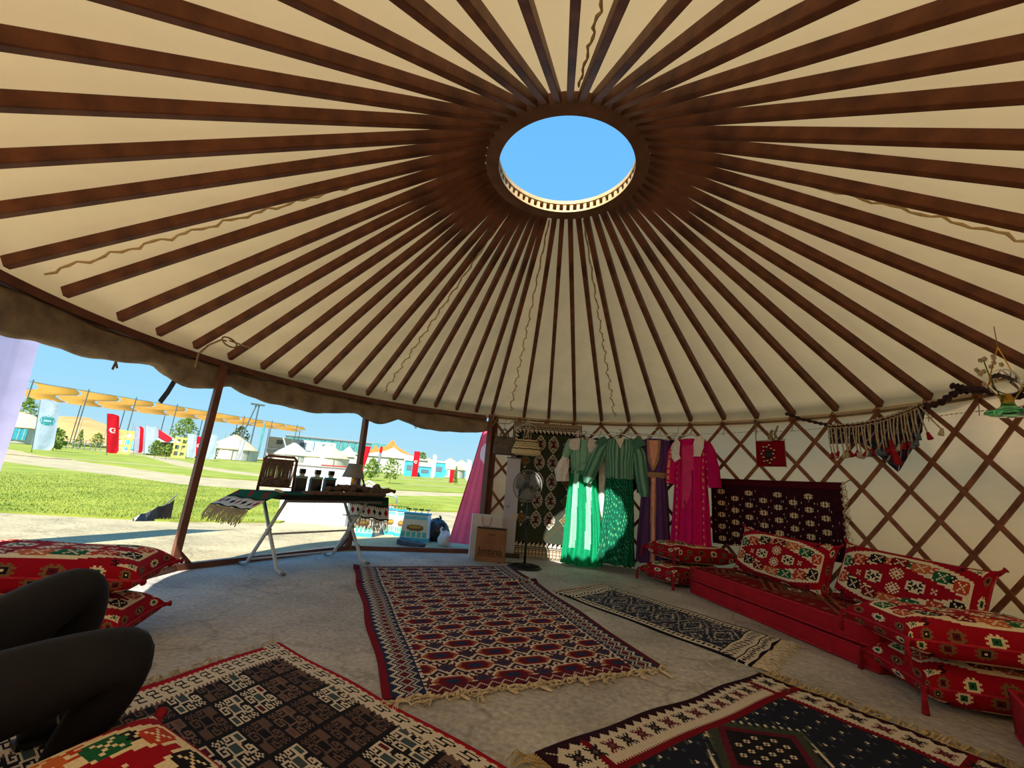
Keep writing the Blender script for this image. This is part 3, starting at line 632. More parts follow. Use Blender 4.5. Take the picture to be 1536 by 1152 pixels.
# ================================================================== FLOOR RUGS
def rug(name, label, cor, pat, fr, group=None, wave=.004, lift=None, fold=None):
    """cor: corners of the far-left, far-right, near-right, near-left on the floor; fr: list of (edge, builder)"""
    c = sum((Vector(p) for p in cor), Vector((0, 0))) / 4; t = thing(name, label, 'rug', (c.x, c.y, 0.0), 0, group)
    H, W = pat.shape[:2]; v, u = np.mgrid[0:H + 1, 0:W + 1].astype(float); u /= W; v /= H
    A, B, D, E_ = [np.array(tuple(p)) - np.array((c.x, c.y)) for p in cor]
    XY = (A[None, None] * ((1 - u) * (1 - v))[..., None] + B[None, None] * (u * (1 - v))[..., None] + D[None, None] * (u * v)[..., None] + E_[None, None] * ((1 - u) * v)[..., None])
    # slightly wavering edges
    XY[..., 0] += .010 * np.sin(v * 17 + u * 3) * (np.abs(u - .5) * 2) ** 4 + .008 * np.sin(u * 13) ; XY[..., 1] += .008 * np.sin(u * 19) * (np.abs(v - .5) * 2) ** 4
    Z = .011 + wave * (np.sin(u * 9 + v * 4) * np.cos(v * 11 - u * 2) + .6 * np.sin(v * 23 + u * 7)) * .6
    if fold: Z += fold(u, v)
    Z = np.maximum(Z, .0065)
    o = pgrid('rug_weave', np.dstack([XY, Z]), pat, M['rugc'], t, smooth=True, skirt=.001)
    for ed, fn in fr:
        e0, e1 = {'far': (A, B), 'near': (E_, D), 'left': (A, E_), 'right': (B, D)}[ed]
        opp = {'far': (E_ + D - A - B), 'near': (A + B - E_ - D), 'left': (B + D - A - E_), 'right': (A + E_ - B - D)}[ed]; outw = -opp / np.linalg.norm(opp)
        fn(t, Vector(e0), Vector(e1), Vector(outw))
    return t
def fringe_strands(n, ln, r, mt, jit=.5, curl=.02):
    def fn(t, a, b, o):
        mb = MB()
        for i in range(n):
            p = a.lerp(b, (i + random.random() * .6) / n); d = (o + (b - a).normalized() * random.uniform(-jit, jit)).normalized(); l = ln * random.uniform(.7, 1.15); s = (b - a).normalized()
            k = random.uniform(-curl, curl); q = [(p.x, p.y, .008)]
            for j in (1, 2, 3): q.append((p.x + d.x * l * j / 3 + s.x * k * math.sin(j), p.y + d.y * l * j / 3 + s.y * k * math.sin(j), .005 + abs(k) * .5 * (j == 2)))
            mb.tube(q, [r, r, r, r * .5], 3, cap=False)
        tag(mb.build('fringe', mt, t), kind='stuff')
    return fn
def fringe_knotted(n, ln, r, mt):
    """knotted, tangled cord along the edge with separate tassels"""
    def fn(t, a, b, o):
        mb = MB(); s = (b - a).normalized(); L_ = (b - a).length; pts = []
        for i in range(n * 6 + 1):
            f = i / (n * 6); p = a.lerp(b, f) + o * (.02 + .018 * math.sin(i * 1.05) + .012 * math.sin(i * .37)) + s * .012 * math.sin(i * 2.1); pts.append((p.x, p.y, .012 + .008 * math.sin(i * .9) ** 2))
        mb.tube(pts, r * 1.2, 5); 
        for i in range(n * 2):
            f = (i + random.random()) / (n * 2); p = a.lerp(b, f) + o * .01; q = []; w = random.uniform(.012, .035)
            for j in range(9): th = 2 * PI * j / 8; q.append((p.x + s.x * w * math.cos(th) + o.x * (w * 1.1 + w * .9 * math.sin(th)), p.y + s.y * w * math.cos(th) + o.y * (w * 1.1 + w * .9 * math.sin(th)), .008 + .006 * (j % 3)))
            mb.tube(q, r * .8, 4, cap=False)
        tag(mb.build('fringe', mt, t), kind='stuff')
        for i in range(int(n * .55)):
            f = (i + random.uniform(.2, .8)) / (n * .55); p = a.lerp(b, f) + o * .035; d = (o + s * random.uniform(-1.2, 1.2)).normalized(); l = ln * random.uniform(.6, 1.2); mt_ = MB()
            for k in range(6):
                dd = (d + Vector((-d.y, d.x)) * random.uniform(-.25, .25)).normalized(); mt_.tube([(p.x, p.y, .014), (p.x + dd.x * l * .5, p.y + dd.y * l * .5, .012), (p.x + dd.x * l, p.y + dd.y * l, .006)], [r, r * .9, r * .5], 3)
            mt_.ball((p.x, p.y, .014), r * 2.4, 6); mt_.build('tassel', mt, t)
    return fn
def fold1(u, v): return .030 * np.exp(-((v - .36 + .08 * u) / .022) ** 2) * (u > .55) * np.clip((u - .55) * 3, 0, 1) + .016 * np.exp(-((v - .22) / .02) ** 2) * np.clip(1 - u * 2.2, 0, 1) + .03 * np.clip(.06 - u - v, 0, 1) / .06
rug('kilim_rug', 'large burgundy kilim rug with medallions and knotted cream fringe in the middle of the floor', [(-1.57, 5.15), (.17, 6.02), (1.05, 2.95), (-.46, 2.28)], pat_burgundy(300, 190),
    [('far', fringe_strands(90, .05, .004, M['fringe'])), ('near', fringe_knotted(22, .085, .0055, M['fringe']))], fold=fold1)
rug('runner_rug', 'narrow navy and cream runner rug lying in front of the red floor sofa', [(.60, 4.71), (1.20, 5.30), (2.24, 3.72), (1.67, 3.10)], pat_runner(190, 76),
    [('far', fringe_strands(110, .07, .004, M['fringe'], .15)), ('near', fringe_strands(120, .13, .0045, M['fringe'], .3))])
rug('brown_kilim', 'dark brown and black kilim with white hooked squares, red sawtooth edge, beside the crossed legs', [(-1.90, 1.47), (-1.24, 2.86), (.60, 1.48), (-.06, .08)], np.rot90(pat_hooks(250, 160), 1)[::1] if False else np.transpose(pat_hooks(250, 170), (1, 0, 2))[::-1] if False else pat_hooks(170, 250) if False else np.rot90(pat_hooks(250, 170), 1),
    [('far', fringe_strands(70, .06, .005, M['fringe'], .9, .04))] if False else [('far', fringe_strands(60, .07, .005, M['fringe'], .9, .04))])
rug('navy_kilim', 'navy kilim with a cream star border and diamond medallions at the lower right', [(.20, 1.97), (1.65, 2.99), (2.28, 2.02), (.86, 1.02)], pat_navy_medallion(130, 210),
    [('right', fringe_strands(120, .11, .0035, M['goldfringe'], .7, .05)), ('left', fringe_strands(110, .12, .0035, M['goldfringe'], .5, .05))])

# ================================================================== CUSHIONS AND MATTRESSES
def cushion(label, loc, rot, L, W, T, seed=0, group=None, drop=0.0, tassels=(0, 1, 2, 3), hang=True):
    """knife-edge kilim cushion; local x = long side, z = thickness; rot = Euler angles"""
    t = thing('kilim_cushion', label, 'cushion', loc, 0, group); t.rotation_euler = rot
    pat = pat_cushion(54, 106, seed); H, Wd = pat.shape[:2]; v, u = np.mgrid[0:H + 1, 0:Wd + 1].astype(float); s = u / Wd * 2 - 1; q = 1 - v / H * 2
    U = np.sin(s * PI / 2 * .999); V = np.sin(q * PI / 2 * .999); n = 5
    th = ((1 - np.abs(U) ** n).clip(0) ** .42) * ((1 - np.abs(V) ** n).clip(0) ** .42)
    X = L / 2 * U * (.925 + .075 * np.abs(V) ** 5); Y = W / 2 * V * (.90 + .10 * np.abs(U) ** 6)
    lump = 1 + .05 * np.sin(X * 9 + seed) * np.cos(Y * 11 + seed * 2)
    sagz = -drop * (X / (L / 2)) ** 2
    P = np.dstack([X, Y, T / 2 * th * lump + sagz]); pgrid('cushion_cover', P, pat, M['cushc'], t)
    P = np.dstack([X, Y, -T / 2 * th * .92 + sagz])[:, ::-1]; pgrid('cushion_back', P, pat, M['cushc'], t)
    edge = [(X[0, i], Y[0, i], sagz[0, i]) for i in range(0, Wd + 1, 4)] + [(X[j, -1], Y[j, -1], sagz[j, -1]) for j in range(2, H + 1, 4)] + [(X[-1, i], Y[-1, i], sagz[-1, i]) for i in range(Wd - 2, -1, -4)] + [(X[j, 0], Y[j, 0], sagz[j, 0]) for j in range(H - 2, -1, -4)]
    MB().tube(edge + [edge[0]], .006, 5).build('piping', M['pipe'], t)
    R3 = t.rotation_euler.to_matrix(); dn = R3.inverted() @ Vector((0, 0, -1))
    for k in tassels:
        sx, sy = ((-1, -1), (1, -1), (1, 1), (-1, 1))[k]; p = Vector((sx * L / 2 * .995, sy * W / 2 * .995, -drop)); o = Vector((sx, sy, 0)).normalized(); mb = MB()
        ln = .12; q = [p - o * .02, p + o * .008, p + o * .02 + dn * .02, p + o * .024 + dn * ln] if hang else [p - o * .03, p - o * .005, p + o * .012, p + o * .028]
        mb.tube(q, [.016, .012, .011, .018], 8); mb.ball(q[1], .014, 8); mb.build('tassel', M['redtassel'], t, smooth=True)
    return t
def mattress(label, quad, z0, z1, pattern=True, group=None, name='floor_mattress'):
    """quad: far-left, far-right, near-right, near-left (x, y)"""
    c = sum((Vector(p) for p in quad), Vector((0, 0))) / 4; t = thing(name, label, 'mattress', (c.x, c.y, z0), 0, group); Q = [Vector(p) - c for p in quad]; h = z1 - z0
    pat = pat_mattress(150, 56) if pattern else fillc(20, 10, 'r'); H, W = pat.shape[:2]; v, u = np.mgrid[0:H + 1, 0:W + 1].astype(float); u /= W; v /= H
    A = [np.array(tuple(p)) for p in Q]
    XY = A[0] * ((1 - u) * (1 - v))[..., None] + A[1] * (u * (1 - v))[..., None] + A[2] * (u * v)[..., None] + A[3] * ((1 - u) * v)[..., None]
    XY *= .992; Z = h - .012 + .012 * ((1 - (2 * u - 1) ** 8) * (1 - (2 * v - 1) ** 8)) + .004 * np.sin(v * 9) * np.sin(u * 6)
    pgrid('mattress_top', np.dstack([XY, Z]), pat, M['cushc'], t)
    R = []
    for k, (zz, s) in enumerate(((.002, .985), (.012, 1.0), (h * .5, 1.006), (h - .018, 1.0), (h - .010, .990))):
        row = []
        for e_ in range(4):
            a, b = Q[e_], Q[(e_ + 1) % 4]
            for i in range(16):
                p = a.lerp(b, i / 16) * s; w = .003 * math.sin(i * 2.3 + e_) ; row.append((p.x * (1 + w), p.y * (1 + w), zz))
        R.append(row[::-1])
    MB().rings(R, True, True).build('mattress_side', M['redcloth'], t, smooth=True)
    for zz in (.016, h - .014):
        pts = []
        for e_ in range(4):
            a, b = Q[e_], Q[(e_ + 1) % 4]; pts += [(*(a.lerp(b, i / 10) * 1.001), zz) for i in range(10)]
        MB().tube(pts + [pts[0]], .006, 5).build('piping', M['pipe'], t)
    return t
SQ = [(2.17, 5.26), (2.90, 5.46), (3.28, 3.28), (2.52, 3.14)]
mattress('lower red mattress of the floor sofa against the lattice wall', SQ, 0.0, .14, False, 'red sofa mattresses')
mattress('upper red mattress of the floor sofa with a patterned kilim top', [(2.16, 5.24), (2.88, 5.44), (3.27, 3.27), (2.51, 3.13)], .141, .285, True, 'red sofa mattresses')
for p in (fl(1178, 940), fl(1040, 888)):
    tt = MB().tube([(p.x - .006, p.y, .13), (p.x - .012, p.y - .004, .09), (p.x - .02, p.y - .01, .004)], [.012, .012, .02], 8)
    o = tt.build('corner_tassel', M['redtassel'], smooth=True); tag(o, 'small red tassel hanging at the %s of the floor sofa front' % ('middle' if p.y < 4.9 else 'far corner'), 'tassel')
def R(d): return math.radians(d)
# back cushions leaning on the wall
cushion('kilim back cushion standing on the sofa in front of the purple hanging rug', (2.83, 4.63, .50), (R(70), R(3), R(-74)), 1.10, .50, .18, 0, 'sofa back cushions', tassels=(2, 3), hang=False)
cushion('kilim back cushion on the sofa, the one nearer the camera, against bare lattice', (3.08, 3.53, .50), (R(68), R(2), R(-84)), 1.16, .50, .18, 1, 'sofa back cushions', tassels=(2, 3), hang=False)
# stack at the far end of the sofa
cushion('lower kilim cushion of the stack between the dresses and the sofa', (2.32, 5.78, .125), (R(0), R(0), R(22)), .92, .60, .245, 2, 'cushions at the far end of the sofa', tassels=(0, 3, 1))
cushion('upper kilim cushion of the stack below the magenta dress', (2.40, 5.80, .365), (R(1), R(2), R(18)), .96, .60, .235, 3, 'cushions at the far end of the sofa', tassels=(0, 3))
# stack at the near end
cushion('lower kilim cushion of the stack at the near end of the sofa', (2.86, 2.80, .125), (0, 0, R(-14)), .94, .62, .245, 4, 'cushions at the near end of the sofa', tassels=(0, 3))
cushion('upper kilim cushion of the stack at the near end of the sofa', (2.74, 2.74, .372), (R(-1), R(0), R(-12)), .98, .64, .24, 5, 'cushions at the near end of the sofa', tassels=(0, 3))
mattress('red kilim-topped mattress of the second floor sofa at the right edge', [(2.60, 2.44), (3.17, 1.98), (2.32, .87), (1.75, 1.33)], 0.0, .22, True, None)
# stack on the left
cushion('lower kilim cushion of the stack behind the raised knees', (-2.40, 2.60, .12), (0, 0, R(18)), .94, .56, .235, 6, 'cushions stacked at the left', tassels=(1, 2), hang=False)
cushion('upper kilim cushion of the stack behind the raised knees', (-2.51, 2.68, .355), (0, R(1), R(20)), 1.06, .60, .235, 7, 'cushions stacked at the left', tassels=(1, 2), hang=False)
cushion('kilim cushion leaning in the lower left corner in front of the dark shoe', (-.93, 1.01, .16), (R(8), R(-6), R(66.5)), .92, .50, .22, 8, None, tassels=(2, 1), hang=False)

# ================================================================== THINGS HUNG ON THE WALL
def wthing(name, label, cat, az, r, z=0.0, group=None):
    p = wallp(az, r, z); return thing(name, label, cat, p, -math.radians(az), group)
def sheet(name, w, h, pat, mt, parent, x0=0, z0=0, curve=RW - .1, y0=0.0, th=.006, wave=0.0):
    """woven sheet hung in the local x-z plane, top left at (x0 - w/2, z0), bent along the wall"""
    H, W = pat.shape[:2]; v, u = np.mgrid[0:H + 1, 0:W + 1].astype(float); u /= W; v /= H; X = x0 + (u - .5) * w; Z = z0 - v * h
    Y = y0 - (curve - np.sqrt(curve ** 2 - X ** 2)) + wave * np.sin(u * 11 + v * 2) * v
    o = pgrid(name, np.dstack([X, Y, Z]), pat, mt, parent); sd = o.modifiers.new('thick', 'SOLIDIFY'); sd.thickness = th; sd.offset = 1; return o
# tall hanging kilim
t = wthing('hanging_kilim', 'tall black kilim with cream arrow motifs hung on the wall behind the fan', 'rug', 4.7, 3.50, 0)
sheet('rug_weave', 1.06, 1.97, pat_hanging(168, 84), M['rugc'], t, 0, 1.995, wave=.012)
mb = MB()
for i in range(90):
    x = -.48 + .96 * i / 90; mb.tube([(x, -.03, .03), (x + random.uniform(-.01, .01), -.035, -.0 + .012), (x, -.05 - .02 * random.random(), .006)], .003, 3, cap=False)
tag(mb.build('fringe', M['fringe'], t), kind='stuff')
for x in (-.44, -.15, .2, .45): MB().tube([(x, -.02, 1.98), (x + .01, .02, 2.03), (x, .06, 2.0)], .005, 5).build('tie', M['rope'], t)
# purple hanging
t = wthing('purple_hanging', 'dark purple woven hanging with rows of white star flowers behind the sofa', 'rug', 54.8, 3.56, 0)
sheet('rug_weave', 1.47, .82, pat_purple(96, 150), M['rugc'], t, 0, 1.315, wave=.006)
mb = MB(); pts = []
for i in range(60): pts.append((.738 + .012 * math.sin(i * 1.3) + .008 * math.sin(i * .7), -.09 + .012 * math.cos(i * 1.1), 1.32 - .8 * i / 60))
mb.tube(pts, .007, 5)
for i in range(26):
    z = 1.30 - .78 * i / 26; w = random.uniform(.02, .06); mb.tube([(.735, -.09, z), (.735 + w * .7, -.10, z - .01 * random.random()), (.735 + w, -.095, z - .04 * random.random()), (.74 + w * .6, -.09, z - .05)], .004, 4)
tag(mb.build('fringe', M['fringe'], t), kind='stuff')
MB().tube([(.75, -.09, 1.3), (.80, -.07, 1.34), (.86, -.02, 1.33)], .006, 5).build('tie', M['rope'], t)
# small red woven pouch
t = wthing('red_pouch', 'small square red woven pouch with white dots hung by cords on the lattice', 'bag', 54.8, 3.57, 0)
def pat_pouch(h, w):
    a = fillc(h, w, 'r'); a *= .75; y, x = np.mgrid[0:h, 0:w]; d = np.hypot((x - w * .42) / (w * .13), (y - h * .52) / (h * .18)); a[d < 1] = PAL['t'] * .35; a[(d < .5) & ((x + y) % 3 == 0)] = PAL['t']
    for i in range(14):
        th = 2 * PI * i / 14; k = 1.0 if i % 2 else .78; X, Y = int(w * .42 + w * .24 * k * math.cos(th)), int(h * .52 + h * .36 * k * math.sin(th)); a[Y - 1:Y + 1, X - 1:X + 2] = PAL['w']; a[Y + 1:Y + 3, X - 2:X + 3] = PAL['k'] * .9
    a[y < 2] = PAL['R']; return a
sheet('pouch_body', .33, .31, pat_pouch(44, 46), M['rugc'], t, 0, 1.79, th=.02)
for s in (-1, 1): MB().tube([(s * .165, -.01, 2.0 if s < 0 else 1.8), (s * .166, -.012, 1.7), (s * .168, -.01, 1.47)], .006, 5).build('cord', M['rope'], t)
MB().tube([(-.16, -.01, 1.795), (0, -.015, 1.80), (.17, -.01, 1.805)], .005, 5).build('cord', M['rope'], t)
mb = MB(); mb.tube([(.0, .0, 1.81), (.01, -.01, 1.87), (.03, .0, 1.93)], [.03, .022, .012], 6); mb.tube([(.07, .0, 1.82), (.06, -.01, 1.88), (.10, .0, 1.98)], [.02, .016, .008], 6); mb.build('knot', M['rope'], t)
# braided band with the fringed triangular hanging
t = wthing('braided_band', 'dark braided wool band strung between rafters above the lattice at the right', 'band', 72, 3.45, 0)
inv = Matrix.Rotation(math.radians(72), 4, 'Z') @ Matrix.Translation(-wallp(72, 3.45, 0))
def braid(pts, r, parent, nm='braid', m_='darkrope'):
    P = [inv @ Vector(p) for p in pts]; Q = []; n = 10 * (len(P) - 1)
    for i in range(n + 1):
        f = i / n * (len(P) - 1); k = min(int(f), len(P) - 2); Q.append(P[k].lerp(P[k + 1], f - k))
    MB().tube(Q, [r * (1 + .35 * math.sin(i * 1.9)) for i in range(len(Q))], 7).build(nm, M[m_], parent, smooth=True)
braid([wallp(58.3, 3.52, 2.11), wallp(61, 3.55, 2.03), wallp(64, 3.55, 1.965), wallp(66.5, 3.54, 1.92)], .017, t)
braid([wallp(79.9, 3.50, 1.99), wallp(82.5, 3.53, 2.02), wallp(85.5, 3.50, 2.09), wallp(88, 3.50, 2.07), wallp(92, 3.5, 1.97), wallp(97, 3.5, 1.90)], .027, t)
braid([wallp(85.5, 3.44, 2.13), wallp(87, 3.46, 2.09), wallp(91, 3.46, 2.0), wallp(96, 3.46, 1.98)], .024, t)
t = wthing('fringed_hanging', 'triangular blue and red kilim strip with long cream knotted cords on the lattice', 'wall hanging', 73.5, 3.48, 0)
inv = Matrix.Rotation(math.radians(73.5), 4, 'Z') @ Matrix.Translation(-wallp(73.5, 3.48, 0))
AZL, AZR = 65.8, 80.8
def topz(f): return 1.925 + .115 * f - .05 * math.sin(PI * f)
pt = fillc(40, 110, 'n'); yy, xx = np.mgrid[0:40, 0:110]; pt[((xx + yy) % 14 < 5)] = PAL['m']; pt[((xx - yy * 2) % 16 < 3)] = PAL['u']; pt[((xx * 2 + yy) % 23 < 3)] = PAL['c'] * .8; pt[((xx + 3 * yy) % 29 < 4)] = PAL['t']; pt[yy < 4] = PAL['m']
v, u = np.mgrid[0:41, 0:111].astype(float); v /= 40; u /= 110; P = np.zeros((41, 111, 3))
for j in range(41):
    for i in range(111):
        f = i / 110; dep = .20 + .34 * max(0, 1 - abs(f - .66) / .30) if f > .36 else .20; dep = dep if f < .93 else .2 * (1 - f) / .07
        q = inv @ wallp(AZL + (AZR - AZL) * f, 3.52, topz(f) - dep * j / 40); P[j, i] = q
pgrid('woven_triangle', P, pt, M['rugc'], t).modifiers.new('s', 'SOLIDIFY').thickness = .008
for k, dz in ((0, .0), (1, -.035)):
    pts = [inv @ wallp(AZL + (AZR - AZL) * i / 70, 3.49 + .012 * math.sin(i * 1.7 + k), topz(i / 70) + dz + .010 * math.sin(i * 1.7 + k * 2)) for i in range(71)]
    MB().tube(pts, .008, 5).build('edge_cord', M['fringe'], t, smooth=True)
for i in range(30):
    f = (i + .5) / 30 + random.uniform(-.008, .008); a = AZL + (AZR - AZL) * f; z = topz(f) - .03; ln = .26 + .03 * random.random() - .03 * (f > .9); lean = random.uniform(-.3, .5) + (2.2 if i == 29 else (1.0 if i == 28 else 0))
    ps = [inv @ wallp(a + lean * t_, 3.475 - .01 * math.sin(t_ * 3), z - ln * t_) for t_ in (0, .3, .6, 1)]; o = MB().tube(ps, [.006, .007, .007, .006], 5).build('cord', M['fringe'], t, smooth=True)
    e_ = ps[-1]; mb = MB(); mb.ball(e_, .016, 6); mb.tube([e_, e_ + Vector((random.uniform(-.02, .03), -.01, -.05))], [.012, .024], 6); mb.build('pompom', M[random.choice(['fringe', 'redtassel', 'slate', 'slate'])], t)
e_ = inv @ wallp(76.2, 3.46, 1.56); MB().tube([e_ + Vector((-.02, 0, .16)), e_ + Vector((0, -.01, .05)), e_ + Vector((.03, -.01, -.08))], [.012, .022, .03], 7).build('tassel', M['redtassel'], t)
# green glass hanging lamp at the right edge
p = wallp(97.2, 3.14, 0); t = thing('hanging_lamp', 'green glass hanging lamp with white blossoms at the right edge', 'lamp', (p.x, p.y, 0))
zz = 1.735
MB().lathe([(.02, zz), (.09, zz + .004), (.125, zz + .02), (.12, zz + .035), (.07, zz + .045), (.04, zz + .07), (.03, zz + .10)], 28).build('glass_bowl', M['greenglass'], t, smooth=True)
MB().lathe([(.03, zz + .07), (.035, zz + .12), (.02, zz + .16)], 14).build('brass_neck', M['brass'], t, smooth=True)
MB().lathe([(.02, zz + .15), (.07, zz + .18), (.085, zz + .24), (.06, zz + .31), (.03, zz + .33)], 24).build('glass_chimney', M['clearglass'], t, smooth=True)
for s in (-1, 1): MB().tube([(s * .03, 0, zz + .1), (s * .12, 0, zz + .2), (s * .06, 0, zz + .36), (0, 0, zz + .5)], .004, 5).build('wire', M['brass'], t)
MB().tube([(0, 0, zz + .5), (0, 0, zc(3.14) + .02)], .003, 5).build('wire', M['rope'], t)
for i in range(14):
    mb = MB(); c = Vector((random.uniform(-.16, -.03), random.uniform(-.05, .05), zz + .13 + random.random() * .30))
    for k in range(5): a = 2 * PI * k / 5; mb.ball(c + Vector((math.cos(a) * .011, 0, math.sin(a) * .011)), .008, 5)
    mb.build('blossom', M['fringe'], t)
MB().tube([(-.03, 0, zz + .1), (-.09, 0, zz + .25), (-.10, .02, zz + .42)], .004, 5).build('stem', M['leaf'], t)

# ------------------------------------------------------------------ garments
def cl(r, g, b): return np.array(rgb(r, g, b))
def cloth_tube(name, rows, colfn, mt, parent, n=84, m=40, seed=0):
    """rows: (z, cx, cy, half width, half depth, pleat depth, pleats) from the top down, interpolated"""
    rows = np.array(rows, float); zs = np.linspace(0, len(rows) - 1, m + 1); P = np.zeros((m + 1, n + 1, 3)); Cc = np.zeros((m, n, 3)); ph = seed * 1.7
    for j, f in enumerate(zs):
        k = min(int(f), len(rows) - 2); q = rows[k] * (1 - (f - k)) + rows[k + 1] * (f - k)
        for i in range(n + 1):
            th = 2 * PI * i / n; pl = q[5] * (math.sin(th * q[6] + ph + .8 * math.sin(j * .15)) + .5 * math.sin(th * q[6] * .53 + 2 * ph + .06 * j))
            c_, s_ = math.cos(th), math.sin(th)
            P[j, i] = (q[1] + (q[3] + pl * .4) * (abs(c_) ** .8) * (1 if c_ > 0 else -1), q[2] + (q[4] + pl) * s_, q[0] + (.006 * math.sin(th * 9 + ph) if j == m else 0))
            if j < m and i < n: Cc[j, i] = colfn(i / n, j / m, P[j, i])
    return pgrid(name, P, Cc, mt, parent)
def sleeve(name, path, radii, colfn, parent, mt='cloth', n=22, m=26, flat=.55, wr=.004):
    path = [Vector(p) for p in path]; P = np.zeros((m + 1, n + 1, 3)); Cc = np.zeros((m, n, 3))
    for j in range(m + 1):
        f = j / m * (len(path) - 1); k = min(int(f), len(path) - 2); g = f - k; p = path[k].lerp(path[k + 1], g); r = radii[k] * (1 - g) + radii[k + 1] * g
        t_ = (path[k + 1] - path[k]).normalized(); x = t_.cross(Vector((0, 1, 0))).normalized()
        for i in range(n + 1):
            th = 2 * PI * i / n; rr = r + wr * math.sin(th * 5 + j * .3); q = p + x * (rr * math.cos(th)) + Vector((0, 1, 0)) * (rr * flat * math.sin(th)); P[j, i] = q
            if j < m and i < n: Cc[j, i] = colfn(i / n, j / m, q)
    return pgrid(name, P, Cc, M[mt], parent)
def hanger(az, r, z, mt, label, w=.19, group=None):
    t = wthing('clothes_hanger', label, 'hanger', az, r, z, group)
    MB().tube([(-w, 0, -.075), (-w * .5, 0, -.035), (0, 0, 0), (w * .5, 0, -.035), (w, 0, -.075)], .0065, 6).build('shoulder_bar', M[mt], t, smooth=True)
    sb = list(t.children)[0]; MB().tube([(0, 0, 0)] + [(.0 + .022 * math.sin(a), 0, .052 - .022 * math.cos(a)) for a in np.linspace(-.1, PI * 1.35, 10)], .0045, 6).build('hook', M[mt], sb, smooth=True)
    return t
def collar_piece(parent, cols, pts, th=.006, name='collar', mt='cloth'):
    mb = MB(); mb.cur = cols; n = len(pts); mb.add([(x, y, z) for x, y, z in pts] + [(x, y + th, z) for x, y, z in pts], [tuple(range(n)), tuple(range(2 * n - 1, n - 1, -1))] + [(i, i + n, (i + 1) % n + n, (i + 1) % n) for i in range(n)])
    return mb.build(name, M[mt], parent, cols=True)
# 1. sea-green dress with white bell sleeves
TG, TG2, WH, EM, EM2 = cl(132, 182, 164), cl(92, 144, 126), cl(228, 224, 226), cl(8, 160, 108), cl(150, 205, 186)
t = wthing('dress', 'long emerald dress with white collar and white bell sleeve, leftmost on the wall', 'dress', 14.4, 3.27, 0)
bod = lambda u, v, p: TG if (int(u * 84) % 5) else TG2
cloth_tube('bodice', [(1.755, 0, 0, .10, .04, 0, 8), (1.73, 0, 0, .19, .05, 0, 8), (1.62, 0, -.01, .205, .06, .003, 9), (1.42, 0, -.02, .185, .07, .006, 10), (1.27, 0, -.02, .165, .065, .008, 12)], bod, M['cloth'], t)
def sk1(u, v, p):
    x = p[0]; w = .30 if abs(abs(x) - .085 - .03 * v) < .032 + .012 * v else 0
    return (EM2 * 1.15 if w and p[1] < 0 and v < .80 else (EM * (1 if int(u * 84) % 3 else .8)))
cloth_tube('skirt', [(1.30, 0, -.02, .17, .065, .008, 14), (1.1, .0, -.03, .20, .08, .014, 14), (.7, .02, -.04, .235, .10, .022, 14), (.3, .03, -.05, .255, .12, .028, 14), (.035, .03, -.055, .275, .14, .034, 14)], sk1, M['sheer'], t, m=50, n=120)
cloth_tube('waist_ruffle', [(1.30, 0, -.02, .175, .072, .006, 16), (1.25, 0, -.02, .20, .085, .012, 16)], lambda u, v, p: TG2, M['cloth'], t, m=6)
collar_piece(t, WH * .85, [(-.2, -.06, 1.745), (-.07, -.07, 1.775), (-.055, -.085, 1.70), (-.07, -.085, 1.60), (-.13, -.085, 1.585), (-.20, -.08, 1.60), (-.22, -.07, 1.67)])
collar_piece(t, WH * .85, [(.07, -.07, 1.775), (.2, -.06, 1.745), (.22, -.07, 1.67), (.19, -.08, 1.57), (.13, -.085, 1.55), (.07, -.085, 1.58), (.05, -.085, 1.68)])
sleeve('sleeve', [(-.19, -.02, 1.72), (-.23, -.03, 1.6), (-.27, -.04, 1.47)], [.06, .065, .05], bod, t)
sleeve('sleeve_cuff', [(-.265, -.04, 1.49), (-.28, -.05, 1.40), (-.30, -.055, 1.26), (-.29, -.06, 1.13)], [.04, .07, .10, .085], lambda u, v, p: WH * (1 if int(u * 22) % 4 else .85), t, wr=.012)
hanger(14.4, 3.27, 1.81, 'black', 'black hanger inside the leftmost emerald dress')
# 2. green striped jacket over dark green sequin skirt
J1, J2, DG = cl(116, 168, 150), cl(70, 118, 104), cl(12, 84, 62)
t = wthing('dress', 'dark green sequin dress with a pale green striped jacket, second from the left', 'dress', 23.6, 3.22, 0)
jk = lambda u, v, p: J1 if (int(u * 110) % 4 < 2) else J2
cloth_tube('jacket_body', [(1.79, 0, 0, .08, .04, 0, 8), (1.765, 0, 0, .21, .055, 0, 8), (1.62, 0, -.02, .225, .075, .004, 9), (1.45, 0, -.03, .20, .085, .008, 10), (1.22, .01, -.035, .195, .085, .010, 10)], jk, M['cloth'], t, n=110)
def sk2(u, v, p):
    h = math.sin(p[0] * 311 + p[2] * 173) * math.sin(p[0] * 97 - p[2] * 251)
    return DG * (1.0 if h < .55 else 3.2) + (np.array((.12, .10, .02)) if h > .9 else 0)
cloth_tube('skirt', [(1.26, .0, -.03, .18, .07, .008, 12), (.9, 0, -.03, .20, .08, .014, 12), (.5, -.01, -.04, .22, .09, .018, 12), (.10, -.02, -.05, .245, .10, .024, 12)], sk2, M['cloth'], t, m=90, n=110)
collar_piece(t, cl(214, 210, 200), [(-.06, -.088, 1.78), (.07, -.088, 1.78), (.02, -.094, 1.63)], name='neck_lining')
for x in (-.02, .03): MB().tube([(x, -.10, 1.62), (x + .004, -.108, 1.45), (x, -.11, 1.25)], .004, 5).build('button_band', M['fringe'], t)
sleeve('sleeve', [(-.20, -.02, 1.74), (-.27, -.07, 1.6), (-.34, -.10, 1.4), (-.42, -.12, 1.20), (-.43, -.12, 1.13)], [.065, .085, .095, .085, .045], jk, t, wr=.008)
